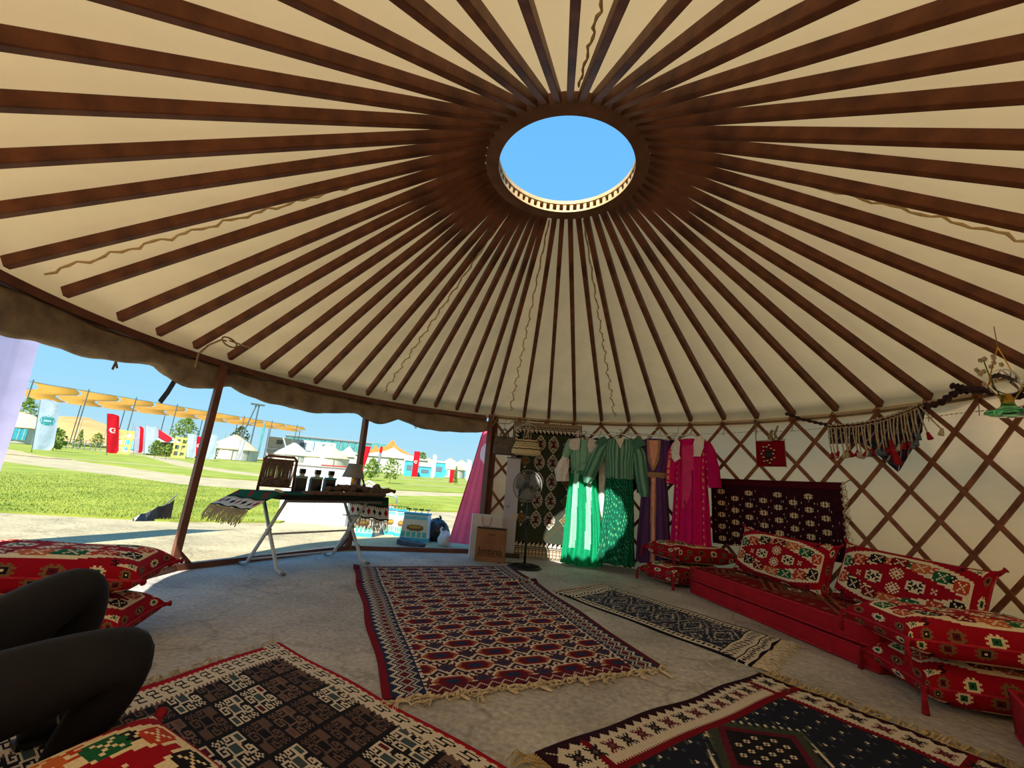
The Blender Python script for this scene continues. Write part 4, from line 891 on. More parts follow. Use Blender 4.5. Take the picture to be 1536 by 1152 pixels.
sleeve('sleeve', [(.20, -.02, 1.74), (.27, -.03, 1.55), (.30, -.04, 1.3), (.34, -.05, 1.08), (.345, -.05, 1.0)], [.065, .08, .085, .08, .05], jk, t, wr=.008)
for s in (-1, 1): cloth = sleeve('shoulder_ruffle', [(s * .19, -.03, 1.775), (s * .25, -.04, 1.72), (s * .28, -.05, 1.66)], [.045, .075, .085], lambda u, v, p: J2, t, wr=.012, m=8)
hanger(23.6, 3.22, 1.84, 'black', 'black hanger inside the green striped jacket')
t = wthing('white_shawl', 'white cloth strip hanging between the two green dresses', 'cloth', 19.3, 3.34, 0)
sleeve('shawl_body', [(.0, -.02, 1.55), (.01, -.05, 1.3), (.02, -.06, 1.0), (.01, -.06, .8), (0.02, -.05, .68)], [.05, .07, .07, .05, .02], lambda u, v, p: WH if int(u * 22) % 3 else TG, t, wr=.008)
# 3. purple robe
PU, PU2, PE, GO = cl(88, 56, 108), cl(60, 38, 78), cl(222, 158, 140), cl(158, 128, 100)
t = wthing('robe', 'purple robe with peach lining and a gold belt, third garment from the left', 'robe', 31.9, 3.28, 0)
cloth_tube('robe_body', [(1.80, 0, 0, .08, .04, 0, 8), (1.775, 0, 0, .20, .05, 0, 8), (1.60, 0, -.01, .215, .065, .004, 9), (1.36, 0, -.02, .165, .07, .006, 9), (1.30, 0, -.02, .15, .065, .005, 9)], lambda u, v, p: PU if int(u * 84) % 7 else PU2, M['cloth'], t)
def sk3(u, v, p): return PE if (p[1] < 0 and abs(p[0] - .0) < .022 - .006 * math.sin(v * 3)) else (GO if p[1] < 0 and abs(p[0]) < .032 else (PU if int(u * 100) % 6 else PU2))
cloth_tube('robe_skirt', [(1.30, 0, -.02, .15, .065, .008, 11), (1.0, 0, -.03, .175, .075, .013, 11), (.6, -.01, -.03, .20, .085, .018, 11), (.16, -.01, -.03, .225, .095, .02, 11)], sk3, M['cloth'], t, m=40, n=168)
cloth_tube('belt', [(1.335, 0, -.022, .165, .078, .001, 4), (1.265, 0, -.022, .165, .078, .001, 4)], lambda u, v, p: GO * (1 if (int(u * 84) + int(v * 4)) % 2 else .8), M['cloth'], t, m=4)
collar_piece(t, PE, [(-.065, -.083, 1.77), (.065, -.083, 1.77), (.05, -.088, 1.55), (.0, -.095, 1.37), (-.045, -.088, 1.55)], name='lining')
for s in (-1, 1): collar_piece(t, GO, [(s * .062, -.088, 1.78), (s * .095, -.084, 1.77), (s * .075, -.096, 1.5), (s * .008, -.100, 1.345), (s * .0, -.100, 1.39), (s * .045, -.094, 1.55)], name='lapel')
sleeve('sleeve', [(-.19, 0, 1.75), (-.20, -.01, 1.6), (-.20, -.01, 1.35), (-.195, -.01, 1.05)], [.05, .055, .05, .05], lambda u, v, p: PU2, t)
hanger(31.9, 3.28, 1.85, 'white', 'white hanger inside the purple robe')
# 4. magenta robe
MG, MG2, GD = cl(204, 14, 108), cl(150, 6, 70), cl(214, 150, 96)
t = wthing('robe', 'magenta robe with white lapels and gold dotted sleeves, rightmost garment', 'robe', 40.3, 3.26, 0)
def dots(u, v, p, k=1.0):
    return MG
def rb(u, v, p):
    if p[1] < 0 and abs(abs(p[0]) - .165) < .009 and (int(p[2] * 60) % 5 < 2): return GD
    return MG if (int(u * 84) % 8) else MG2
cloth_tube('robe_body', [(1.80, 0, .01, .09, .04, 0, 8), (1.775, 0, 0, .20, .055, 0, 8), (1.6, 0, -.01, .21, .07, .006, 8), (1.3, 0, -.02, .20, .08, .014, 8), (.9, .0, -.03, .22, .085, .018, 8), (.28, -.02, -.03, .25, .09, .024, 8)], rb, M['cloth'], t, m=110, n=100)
MB().rings([[(-.085 + .01 * math.sin(k), -.10, 1.70 - .2 * k), (.065, -.10, 1.70 - .2 * k), (.065, -.092, 1.70 - .2 * k), (-.085, -.092, 1.70 - .2 * k)] for k in range(5)], True, True).build('front_panel', M['redcloth'] if False else mat('magenta satin', rgb(216, 20, 120), .4, rgb(190, 10, 100), 10), t)
for s in (-1, 1): MB().tube([(s * .05 - .01, -.105, 1.0), (s * .03, -.115, .8), (s * .06, -.11, .55), (s * .05, -.105, .3)], .006, 5).build('trim_cord', M['pipe'], t)
collar_piece(t, cl(226, 222, 226), [(-.24, -.05, 1.70), (-.16, -.085, 1.80), (-.11, -.09, 1.74), (-.12, -.10, 1.58), (-.10, -.105, 1.53), (-.18, -.105, 1.48), (-.22, -.10, 1.54)], name='lapel')
collar_piece(t, cl(226, 222, 226), [(.08, -.08, 1.80), (.14, -.08, 1.83), (.19, -.06, 1.80), (.19, -.10, 1.68), (.15, -.105, 1.56), (.05, -.10, 1.56), (.03, -.10, 1.62)], name='lapel')
gs = lambda u, v, p: GD if (int(u * 22) in (14, 15, 4, 5) and int(v * 26) % 3 > 0) else MG
sleeve('sleeve', [(-.19, 0, 1.74), (-.225, -.03, 1.6), (-.24, -.05, 1.42), (-.25, -.06, 1.20)], [.055, .07, .07, .065], gs, t)
sleeve('sleeve', [(.19, 0, 1.74), (.24, -.02, 1.62), (.275, -.03, 1.42), (.285, -.03, 1.18)], [.055, .07, .08, .085], lambda u, v, p: GD if (.5 < u < .62 and int(v * 26) % 4 == 1) else MG * .8, t)
hanger(40.3, 3.26, 1.86, 'fringe', 'cream hanger holding the magenta robe')
# clothes rail with dark garments and spare hangers behind
t = thing('clothes_rail', 'thin white clothes rail tied to the lattice above the dresses', 'clothes rail', wallp(25, 3.45, 0))
off = -wallp(25, 3.45, 0)
MB().tube([wallp(11.5, 3.48, 1.86) + off, wallp(20, 3.44, 1.865) + off, wallp(30, 3.44, 1.87) + off, wallp(37.5, 3.48, 1.87) + off], .009, 8).build('rail_tube', M['white'], t)
for a in (13, 24.4, 36): MB().tube([wallp(a, 3.46, 1.87) + off, wallp(a + .3, 3.52, 1.95) + off, wallp(a, 3.58, 2.02) + off], .004, 5).build('tie', M['rope'], t)
for k, (a, c1, lab) in enumerate(((17.8, (30, 26, 34), 'black garment packed on the rail behind the two green dresses'), (27.6, (40, 22, 34), 'dark plum garment packed on the rail between the green and purple garments'), (35.6, (26, 20, 30), 'black garment packed on the rail behind the purple robe'))):
    t = wthing('dark_garment', lab, 'garment', a, 3.43, 0)
    cloth_tube('garment_body', [(1.80, 0, 0, .06, .03, 0, 8), (1.775, 0, 0, .17, .045, 0, 8), (1.5, 0, 0, .18, .05, .006, 9), (1.0 + .1 * k, 0, 0, .17, .05, .01, 9)], lambda u, v, p: cl(*c1), M['cloth'], t, m=14, n=60)
    hanger(a, 3.43, 1.825, 'fringe', 'pale hanger of the ' + ('black garment behind the two green dresses', 'dark plum garment', 'black garment behind the purple robe')[k])
for a, lab in ((22.2, 'empty pale hanger above the left shoulder of the green striped jacket'), (25.6, 'empty pale hanger above the right shoulder of the green striped jacket'), (29.4, 'empty pale hanger just left of the purple robe'), (33.8, 'empty pale hanger above the right shoulder of the purple robe')): hanger(a, 3.47, 1.825, 'fringe', lab, w=.12, group='empty hangers on the rail')

# ------------------------------------------------------------------ bags by the door post
t = wthing('grey_tote', 'grey felt tote bag with round handles hanging beside the door post', 'bag', -6.3, 3.42, 0)
R_ = []
for z, w, d in ((1.46, .135, .05), (1.475, .155, .06), (1.6, .15, .05), (1.73, .135, .03)): R_.append([(math.copysign(abs(math.cos(a)) ** .5, math.cos(a)) * w, math.copysign(abs(math.sin(a)) ** .5, math.sin(a)) * d, z) for a in np.linspace(0, 2 * PI, 25)[:-1]])
MB().rings(R_, True, True).build('bag_body', M['greytote'], t, smooth=True)
for y in (-.03, .02): MB().tube([(.06 * math.cos(a), y, 1.73 + .11 * math.sin(a)) for a in np.linspace(0, PI, 12)], .009, 6).build('handle', M['greytote'], t, smooth=True)
MB().lathe([(.13, 0), (.14, .006)], 20, (0, 0, 0)); MB().box((0, 0, 1.462), (.25, .09, .016)).build('bag_base', M['black'], t)
MB().tube([(0, 0, 1.84), (.0, .02, 1.95), (.02, .05, 2.02)], .004, 5).build('cord', M['rope'], t)
t = wthing('striped_bag', 'cream crochet handbag with dark stripes hanging in front of the tall kilim', 'bag', -.5, 3.30, 0)
n, m = 48, 30; v, u = np.mgrid[0:m + 1, 0:n + 1].astype(float); v /= m; u /= n; Z = 1.70 - v * .235; W_ = .135 + .085 * np.sin(v * PI * .62) ; D_ = .02 + .055 * np.sin(v * PI * .8) * 1.0; W_ *= np.where(v > .9, 1 - (v - .9) * 4, 1); D_ *= np.where(v > .93, 1 - (v - .93) * 9, 1)
th = u * 2 * PI; P = np.dstack([W_ * np.sign(np.cos(th)) * np.abs(np.cos(th)) ** .7, D_ * np.sin(th), Z + .004 * np.sin(th * 12)])
cc = np.empty((m, n, 3)); cc[:] = cl(214, 200, 160)
for k in (3, 8, 12, 17): cc[k:k + 1 + (k % 2)] = cl(40, 38, 40)
cc[::2] *= .9; pgrid('bag_body', P, cc, M['rugc'], t)
for s in (-1, 1): MB().tube([(s * .055, -.02, 1.69), (s * .05, -.03, 1.80), (s * .03, -.01, 1.90), (0, .01, 1.945), (s * -.02, .02, 1.9), (s * .03, .02, 1.72)], .010, 6, flat=.6).build('strap', M['fringe'], t, smooth=True)
hanger(-.5, 3.32, 1.955, 'whitesteel', 'white wire hanger holding the striped crochet handbag', w=.16)
t = thing('tied_rope', 'loose beige ropes knotted between the door post and the lattice top', 'rope', wallp(-5, 3.5, 1.9)); off = -wallp(-5, 3.5, 1.9)
MB().tube([wallp(-9.5, 3.55, 2.0) + off, wallp(-8, 3.45, 1.93) + off, wallp(-5.5, 3.4, 1.93) + off, wallp(-4, 3.42, 1.99) + off, wallp(-2.5, 3.5, 2.06) + off], .007, 5).build('cord', M['rope'], t, smooth=True)
MB().tube([wallp(-9.6, 3.5, 1.98) + off, wallp(-8.9, 3.46, 2.08) + off, wallp(-8.2, 3.48, 2.04) + off, wallp(-8.9, 3.46, 1.95) + off, wallp(-9.4, 3.46, 1.88) + off], .007, 5).build('cord', M['rope'], t, smooth=True)
MB().tube([wallp(-8.8, 3.5, 1.76) + off, wallp(-7, 3.45, 1.77) + off, wallp(-6, 3.45, 1.79) + off], .005, 5).build('cord', M['rope'], t)
# roll-up stand
t = wthing('roll_up_stand', 'narrow white roll-up banner stand beside the tall hanging kilim', 'banner stand', -3.0, 3.40, 0)
MB().box((-.02, 0, .73), (.20, .008, 1.36)).build('banner_panel', mat('banner vinyl', rgb(196, 196, 214), .6, rgb(184, 184, 204), 2), t)
MB().rings([[(-.12, -.05, .002), (.16, -.05, .002), (.16, .05, .002), (-.12, .05, .002)], [(-.12, -.035, .06), (.16, -.035, .06), (.16, .035, .06), (-.12, .035, .06)]], True, True).build('stand_base', M['black'], t)
MB().box((-.02, 0, 1.42), (.22, .02, .02)).build('top_bar', M['grey'], t)
text('M', .055, 'lettering', M['navy'], t, (-.06, -.006, .70), (PI / 2, 0, 0))
# white paper bag and cardboard box
t = thing('white_paper_bag', 'white paper carrier bag with pink cord handles behind the cardboard box', 'bag', (-.21, 6.55, 0), .12)
MB().box((0, 0, .29), (.42, .16, .576), taper=.97).build('bag_body', mat('white kraft paper', rgb(214, 214, 220), .8, rgb(200, 200, 208), 3), t)
MB().tube([(-.07, -.083, .56), (-.055, -.088, .47), (-.03, -.09, .43), (.04, -.09, .43), (.06, -.088, .48), (.07, -.083, .56)], .004, 5).build('cord_handle', M['pipe'], t)
t = thing('cardboard_box', 'brown cardboard carton with dark green lettering standing left of the fan', 'box', (-.11, 6.28, 0), -.05)
MB().box((0, 0, .215), (.40, .14, .43)).build('carton', M['cardboard'], t)
MB().box((.185, .0, .40), (.06, .142, .06)).build('torn_flap', M['fringe'], t)
MB().box((0, -.071, .425), (.385, .004, .02)).build('top_fold', M['ink'], t)
text('Imtina', .13, 'lettering', M['ink'], t, (.0, -.074, .13), (PI / 2, 0, 0))
text('CEMRE', .032, 'lettering', M['ink'], t, (-.0, -.074, .345), (PI / 2, 0, 0))
MB().lathe([(.001, 0), (.017, 0), (.017, .003)], 14, (0, 0, 0)).build('red_dot', M['inkred'], t).rotation_euler = (PI / 2, 0, 0)
t.children[-1].location = (.12, -.0735, .215)
MB().box((0, -.0715, .075), (.36, .003, .006)).build('printed_line', M['ink'], t)
# pedestal fan
t = thing('pedestal_fan', 'black pedestal fan standing on the floor in front of the tall kilim', 'fan', (.345, 6.0, 0))
MB().lathe([(.03, .0), (.215, .0), (.225, .012), (.20, .028), (.17, .024), (.155, .012), (.07, .03), (.03, .045), (.025, .06)], 40).build('base', M['black'], t, smooth=True)
for k in range(3): MB().bar((.03 * math.cos(k * 2.1), .03 * math.sin(k * 2.1), .03), (.19 * math.cos(k * 2.1), .19 * math.sin(k * 2.1), .02), .05, .012).build('base_spoke', M['black'], t)
MB().tube([(0, 0, .03), (0, 0, .55)], .016, 12).build('pole', M['black'], t, smooth=True)
MB().tube([(0, 0, .53), (0, 0, .56), (0, 0, .70), (0, 0, .92)], [.022, .028, .022, .018], 12).build('height_collar', M['black'], t, smooth=True)
MB().ball((.0, -.03, .62), .022, 10).build('knob', M['grey'], t)
hd = Vector((-.02, -.02, 1.02)); fd = Vector((-.45, -.88, .05)).normalized(); fx = fd.cross(Vector((0, 0, 1))).normalized(); fu = fx.cross(fd)
MB().tube([hd - fd * .14, hd - fd * .12, hd - fd * .02, hd], [.04, .06, .055, .035], 14).build('motor', M['black'], t, smooth=True)
MB().tube([(0, 0, .90), hd - fd * .08], .02, 8).build('neck', M['black'], t)
for k in range(3):
    a0 = k * 2 * PI / 3 + .4; R_ = []
    for i in range(7):
        r = .03 + .155 * i / 6; w = .5 + .45 * math.sin(PI * i / 6 * .8); R_.append([hd + fd * (.03 + .02 * s) + (fx * math.cos(a0 + s * w) + fu * math.sin(a0 + s * w)) * r for s in (-.8, -.3, .3, .8)])
    o = MB().rings(R_, False).build('blade', M['grey'], t, smooth=True); o.modifiers.new('s', 'SOLIDIFY').thickness = .003
for s, nm in ((-1, 'rear_grille'), (1, 'front_grille')):
    mb = MB()
    for rr, dd in ((.205, .045), (.14, .045 + .035), (.07, .045 + .05)):
        mb.tube([hd + fd * (.03 + s * (dd - .04)) + (fx * math.cos(a) + fu * math.sin(a)) * rr for a in np.linspace(0, 2 * PI, 33)], .003 if rr < .2 else .006, 4)
    for k in range(36):
        a = k * 2 * PI / 36; d_ = fx * math.cos(a) + fu * math.sin(a); mb.tube([hd + fd * (.03 + s * .005) + d_ * .205, hd + fd * (.03 + s * .04) + d_ * .14, hd + fd * (.03 + s * .055) + d_ * .03], .0014, 3, cap=False)
    mb.build(nm, M['grey'], t)
MB().tube([hd + fd * .085, hd + fd * .09], .035, 16).build('hub_badge', M['black'], [c for c in t.children if c.name.startswith('front_grille')][0])
MB().tube([(.0, .05, .01), (-.10, .2, .006), (-.25, .25, .006), (-.35, .15, .006)], .005, 5).build('power_cord', M['black'], t)

# ================================================================== TABLE BY THE OPENING
tu = Vector((.535, .845, 0)).normalized(); tv = Vector((-tu.y, tu.x, 0)); TZ = .745
tc_ = Vector((-2.06, 5.14, 0)); TA = math.atan2(tu.y, tu.x)
table = thing('folding_table', 'folding camping table with white tubular crossed legs by the open side', 'table', tc_, TA)
MB().box((0, 0, TZ - .022), (1.36, .72, .04)).build('table_top', M['black'], table)
MB().box((0, -.34, TZ - .05), (1.2, .025, .035)).build('apron', M['grey'], table); MB().box((0, .34, TZ - .05), (1.2, .025, .035)).build('apron', M['grey'], table)
def leg(x, y0, y1, parent):
    s = 1 if y1 > y0 else -1
    lg = MB().tube([(x, y0, TZ - .05), (x, y0 + (y1 - y0) * .45, .36), (x, y0 + (y1 - y0) * .78, .12), (x, y1 - s * .06, .035), (x, y1 + s * .04, .016)], .018, 10).build('leg', M['whitesteel'], parent, smooth=True)
    MB().tube([(x, y1 + s * .03, .018), (x, y1 + s * .07, .014)], .018, 10).build('foot_cap', M['grey'], lg)
for x in (-.52, .50):
    leg(x - .015, -.24, .30, table); leg(x + .015, .24, -.30, table); MB().tube([(x - .03, 0, .385), (x + .03, 0, .385)], .008, 8).build('pivot_bolt', M['grey'], table)
MB().tube([(-.52, .06, .33), (.50, .06, .33)], .010, 8).build('stretcher', M['whitesteel'], table); MB().tube([(-.52, .20, .075), (.50, .20, .075)], .010, 8).build('stretcher', M['whitesteel'], table)
MB().tube([(.44, -.2, .52), (.50, .18, .50)], .007, 8).build('locking_bar', M['grey'], table)
# kilim runner over the table
t = thing('table_kilim', 'green kilim table runner with red diamonds hanging over both table ends', 'tablecloth', (tc_.x, tc_.y, TZ), TA)
def pat_runner2(h, w):
    a = fillc(h, w, 'g'); a *= .8; y, x = np.mgrid[0:h, 0:w]
    for j in (x, w - 1 - x):
        b = j < 19; a[b] = PAL['c']; a[(j < 2)] = PAL['k']; a[(j > 16) & (j < 19)] = PAL['k']; dd = np.abs((y % 10) - 5) / 3.6 + np.abs(j - 9) / 5.5; ci = (y // 10) % 3
        a[b & (dd < 1) & (ci == 0)] = PAL['r']; a[b & (dd < .8) & (ci > 0)] = PAL['k']; a[(j > 14) & (j < 17) & ((y // 2) % 2 == 0)] = PAL['x']
        a[(j > 20) & (j < 44) & ((y + j) % 26 < 5)] = PAL['r']
    return a
pr = pat_runner2(70, 210); Hh, Ww = pr.shape[:2]; v, u = np.mgrid[0:Hh + 1, 0:Ww + 1].astype(float); S_ = (u / Ww - .5) * 1.98; V_ = (v / Hh - .5) * .71; L_ = .70
ov = np.clip(np.abs(S_) - L_, 0, None); lft = (S_ < 0)
X = np.sign(S_) * (np.minimum(np.abs(S_), L_) + np.where(lft, .88, .18) * ov); Z = .006 - np.where(lft, .50, .97) * ov + .006 * np.sin(V_ * 24) * np.clip(ov * 6, 0, 1); Y = -V_ + .0 * ov
pgrid('runner_weave', np.dstack([X, Y, Z]), pr, M['rugc'], t).modifiers.new('s', 'SOLIDIFY').thickness = .004
mb = MB()
for i in range(86):
    y = -.345 + .69 * i / 85
    for s, x0, z0 in ((-1, -.955, -.14), (1, .752, -.275)):
        l = random.uniform(.10, .15); mb.tube([(x0, y, z0), (x0 + s * l * (.35 if s < 0 else .05), y + random.uniform(-.012, .012), z0 - l * .6), (x0 + s * l * (.45 if s < 0 else .05), y + random.uniform(-.02, .02), z0 - l)], .0035, 3, cap=False)
tag(mb.build('fringe', M['fringe'], t), kind='stuff')
def ontable(name, label, cat, x, y, rz=0, group=None, z=.012): p = tc_ + tu * x + tv * y; return thing(name, label, cat, (p.x, p.y, TZ + z), TA + rz, group)
# flat brown felt board on the near edge
t = ontable('felt_board', 'long flat charcoal felt roll lying along the near table edge', 'mat', .14, -.28)
MB().box((0, 0, .016), (1.02, .15, .03)).build('felt_body', M['brownwool'], t); MB().tube([(-.5, -.07, .02), (.5, -.07, .02)], .022, 10).build('felt_edge', M['brownwool'], t)
t = ontable('wooden_batten', 'pale wooden batten lying on the green runner at the left table end', 'batten', -.50, -.02, 1.2)
MB().box((0, 0, .01), (.34, .028, .02)).build('batten_body', M['palewood'], t)
# small weaving frame
t = ontable('weaving_frame', 'small upright wooden weaving frame with brown yarn warp at the left table end', 'loom', -.46, .12, -.62)
w_, h_ = .165, .36; lean = .30
def lf(x, z, y=0): return (x, y + z * lean * -.0 + .0, z)
MB().tube([(-w_, 0, 0), (-w_ + .01, .02, h_ - .03), (-w_ + .04, .02, h_), (w_ - .04, .02, h_), (w_ - .01, .02, h_ - .03), (w_, 0, 0)], .014, 8).build('frame_hoop', M['wood'], t, smooth=True)
for z in (.045, .325): MB().tube([(-w_, .01, z), (w_, .01, z)], .009, 6).build('cross_bar', M['wood'], t)
mb = MB()
for i in range(34):
    x = -w_ + .02 + (2 * w_ - .06) * i / 33; mb.tube([(x, -.002, .05), (x + random.uniform(-.004, .004), -.008 - .004 * (i % 2), .18), (x, .01, .318)], .005, 4, cap=False)
tag(mb.build('warp_yarn', M['brownwool'], t), kind='stuff')
mb = MB()
for k in range(4): mb.tube([(-w_ + .02 + i * .03, -.012 - .008 * (i % 2), .07 + k * .022 + .012 * math.sin(i * 2 + k)) for i in range(9)], .010, 5)
mb.build('woven_band', M['brownwool'], t, smooth=True)
MB().bar((.13, .012, .06), (.15, .018, .3), .012, .012).build('white_stick', M['white'], t)
for s in (-1, 1): MB().tube([(s * w_, .0, 0.006), (s * w_, .12, .006)], .008, 6).build('foot', M['wood'], t)
# three square bottles
for k, (x, y) in enumerate(((-.13, .20), (.06, .19), (.23, .17))):
    t = ontable('square_bottle', ('leftmost square navy bottle with a pale shoulder and black cap, nearest the weaving frame', 'middle square navy bottle with a black cap', 'square navy bottle with a bright cyan shoulder and black cap')[k], 'bottle', x, y, -.3, 'square bottles in a row on the table')
    MB().box((0, 0, .075), (.112, .075, .15)).build('bottle_body', M['navy'], t); MB().box((-.062, 0, .078), (.014, .076, .155)).build('side_label', M['slate'], t)
    MB().box((0, 0, .162), (.122, .078, .024)).build('shoulder', M['palecyan'] if k < 2 else M['cyan'], t); MB().box((0, 0, .187), (.045, .045, .026)).build('neck', M['white'], t); MB().box((0, 0, .227), (.058, .058, .054)).build('cap', M['black'], t)
# table lamp
t = ontable('table_lamp', 'small table lamp with a grey cone shade among the wool scarves', 'lamp', .50, .10)
MB().lathe([(.055, 0), (.055, .012), (.018, .03), (.016, .12), (.014, .17)], 20).build('lamp_base', M['brass'], t, smooth=True)
MB().lathe([(.105, .15), (.058, .28), (.056, .28), (.103, .15)], 32).build('lamp_shade', M['lampshade'], t, smooth=True)
t.scale = (1.3, 1.3, 1.3); o = text('V', .04, 'printed_mark', M['inkred'], t, (-.02, -.084, .205), (PI / 2 - .35, 0, -.2))
t = ontable('wire_basket', 'white and dark looped wire stand under the lamp shade', 'basket', .46, -.06)
for k in range(7):
    a = k * .9; MB().tube([(.08 * math.cos(k) - .02, .03 * math.sin(k), .01), (.08 * math.cos(k), .03 * math.sin(k), .08), (.08 * math.cos(k) + .02, .03 * math.sin(k), .12), (.08 * math.cos(k) + .03, .03 * math.sin(k), .05), (.08 * math.cos(k) + .04, .03 * math.sin(k), .01)], .006, 6).build('wire_loop', M['white'] if k % 2 else M['black'], t, smooth=True)
t = ontable('basket_handle', 'brown arched wicker basket standing behind the lamp', 'basket', .66, .18)
MB().tube([(.10 * math.cos(a), 0, .06 + .15 * math.sin(a)) for a in np.linspace(0, PI, 14)], .012, 7).build('handle', M['brownwool'], t, smooth=True)
MB().lathe([(.07, 0), (.10, .03), (.105, .07), (.095, .07), (.085, .03), (.06, .01)], 20).build('basket_body', M['brownwool'], t, smooth=True)
# wool scarves
def scarf(label, x, y, n, sp, rz, fringe=0, seed=0):
    rr = random.Random(seed); t = ontable('wool_scarf', label, 'scarf', x, y, rz, 'brown wool scarves on the table')
    for k in range(n):
        pts = []; x0 = rr.uniform(-sp, 0); y0 = rr.uniform(-.05, .05)
        for i in range(9): f = i / 8; pts.append((x0 + sp * f, y0 + .03 * math.sin(f * 6 + k), .025 + .035 * abs(math.sin(f * 5 + k * 1.3)) + .012 * k * (1 - f)))
        MB().tube(pts, [.028 + .012 * math.sin(i * 1.7 + k) for i in range(9)], 8).build('scarf_fold', M['brownwool'], t, smooth=True)
    if fringe:
        mb = MB()
        for i in range(fringe):
            a = rr.uniform(-.5, .5); mb.tube([(0, 0, .085), (.05 * a, -.035, .09), (.08 * a, -.065, .04), (.10 * a + rr.uniform(-.01, .01), -.075, -.03), (.12 * a, -.078, -.09)], .0045, 4)
        tag(mb.build('fringe', M['brownwool'], t), kind='stuff')
    return t
scarf('low brown wool scarf twisted between the bottles and the lamp', .28, -.06, 4, .26, 0, 0, 1)
scarf('bundled brown wool scarf with a long fringe hanging over the near table edge', .52, -.24, 3, .12, 0, 46, 2)
scarf('thick dark brown wool scarf piled at the right end of the table', .64, -.10, 6, .34, -.1, 0, 3)

# ================================================================== JUST OUTSIDE THE OPENING
def atY(px, Y, z=None):
    d = ray(px, 665 + px * .08); x = d.x / d.y * Y; return Vector((x, Y, gz(x, Y) if z is None else z))
def face(p): return math.atan2(-p.x, p.y)                 # local +y away from the camera
CH = {}
def feather_flag(label, p, h, w, fn, rz=None, lean=0.0, pole=True, group=None, wav=.04, top=.12, bot=.06, mt='flagcloth', nm='feather_flag'):
    t = thing(nm, label, 'flag', p, face(p) if rz is None else rz, group); n, m = 22, 64
    v, u = np.mgrid[0:m + 1, 0:n + 1].astype(float); u /= n; v /= m; z = h * (1 - v * (1 - bot)); prof = np.where(v < top, np.sqrt(np.clip(1 - (1 - v / top) ** 2, 0, 1)) * .45 + .55, 1.0) if top > 0 else np.ones_like(v)
    prof = np.where(v > .92, 1 - (v - .92) * 2.2, prof); X = u * w * prof + lean * z; Y = wav * np.sin(u * 6 + v * 4) * u + .03 * np.sin(v * 9) * u
    cc = np.zeros((m, n, 3))
    for j in range(m):
        for i in range(n): cc[j, i] = fn((i + .5) / n, (j + .5) / m, w, h)
    pgrid('flag_cloth', np.dstack([X, Y, z]), cc, M[mt], t)
    if pole:
        fp = MB().tube([(0, 0, 0), (lean * h * .5, 0, h * .5), (lean * h, 0, h * .985)], [.02, .016, .010], 6).build('flag_pole', M['pole'], t); MB().lathe([(.16, 0), (.16, .02), (.03, .04), (.025, .12)], 12).build('flag_base', M['black'], fp, smooth=True)
    return t
RED, LIL, SKY, MGY = cl(214, 22, 40), cl(186, 186, 214), cl(196, 212, 232), cl(170, 175, 182)
def turk(u, v, w, h, cy=.42, r=.30, base=RED, vert=True):
    x = (u - .5) * w; z = (v - cy) * h; R1 = r * w
    if math.hypot(x, z + 0) < R1 and math.hypot(x - R1 * .28, z + R1 * .0) > R1 * .78: return cl(240, 240, 240)
    sx, sz = x - R1 * .5, z - R1 * 1.15 * 0 ; a = math.atan2(sz, sx); rr = R1 * (.34 if math.cos(5 * a) > .0 else .17)
    if math.hypot(sx, sz) < rr: return cl(240, 240, 240)
    return base
# pink-red banner by the door post, seen through its back
p = wallp(-11.5, 4.02, 0); t = thing('red_banner', 'translucent pink-red feather banner with a white crescent, hanging just outside the door post', 'flag', p, -.15)
n, m = 30, 80; v, u = np.mgrid[0:m + 1, 0:n + 1].astype(float); u /= n; v /= m; z = 1.99 - v * 1.92; wl = .03 + .40 * v ** 1.0; X = .11 - wl + u * (wl + .16); Y = .02 * np.sin(u * 9 + v) * v + .03 * np.sin(v * 5)
cc = np.zeros((m, n, 3)); PK = cl(250, 104, 136)
for j in range(m):
    for i in range(n):
        x_, z_ = X[j, i], z[j, i]; d1 = math.hypot((x_ - .24), (z_ - 1.50)); cc[j, i] = cl(244, 220, 232) if d1 < .20 and math.hypot(x_ - .30, z_ - 1.50) > .17 else PK * (1 + .12 * math.sin(i * .9))
pgrid('banner_cloth', np.dstack([X, Y, z]), cc, M['flagcloth'], t); MB().tube([(.10, -.01, 1.99), (.09 - .2, .0, 1.0), (-.31, .0, .06)], .006, 6).build('hem_cord', M['pipe'], t)
MB().tube([(.29, .03, .0), (.27, .03, 2.02)], .012, 8).build('banner_pole', M['pole'], t)
# lilac banner at the far left, hanging close outside
p = Vector((-4.95, 4.35, 0)); t = thing('lilac_banner', 'large pale lilac feather banner close outside at the left edge', 'flag', p, .75)
n, m = 24, 60; v, u = np.mgrid[0:m + 1, 0:n + 1].astype(float); u /= n; v /= m; z = 3.2 - v * 2.9; X = -.95 + u * (.95 + .10 * np.sin(v * 2)); Y = .05 * np.sin(u * 7 + v * 2)
cc = np.empty((m, n, 3)); cc[:] = cl(190, 184, 226); cc[:, ::5] *= .93; pgrid('banner_cloth', np.dstack([X, Y, z]), cc, M['flagcloth'], t); MB().tube([(-.95, 0, 0), (-.95, 0, 3.25)], .02, 8).build('banner_pole', M['pole'], t)
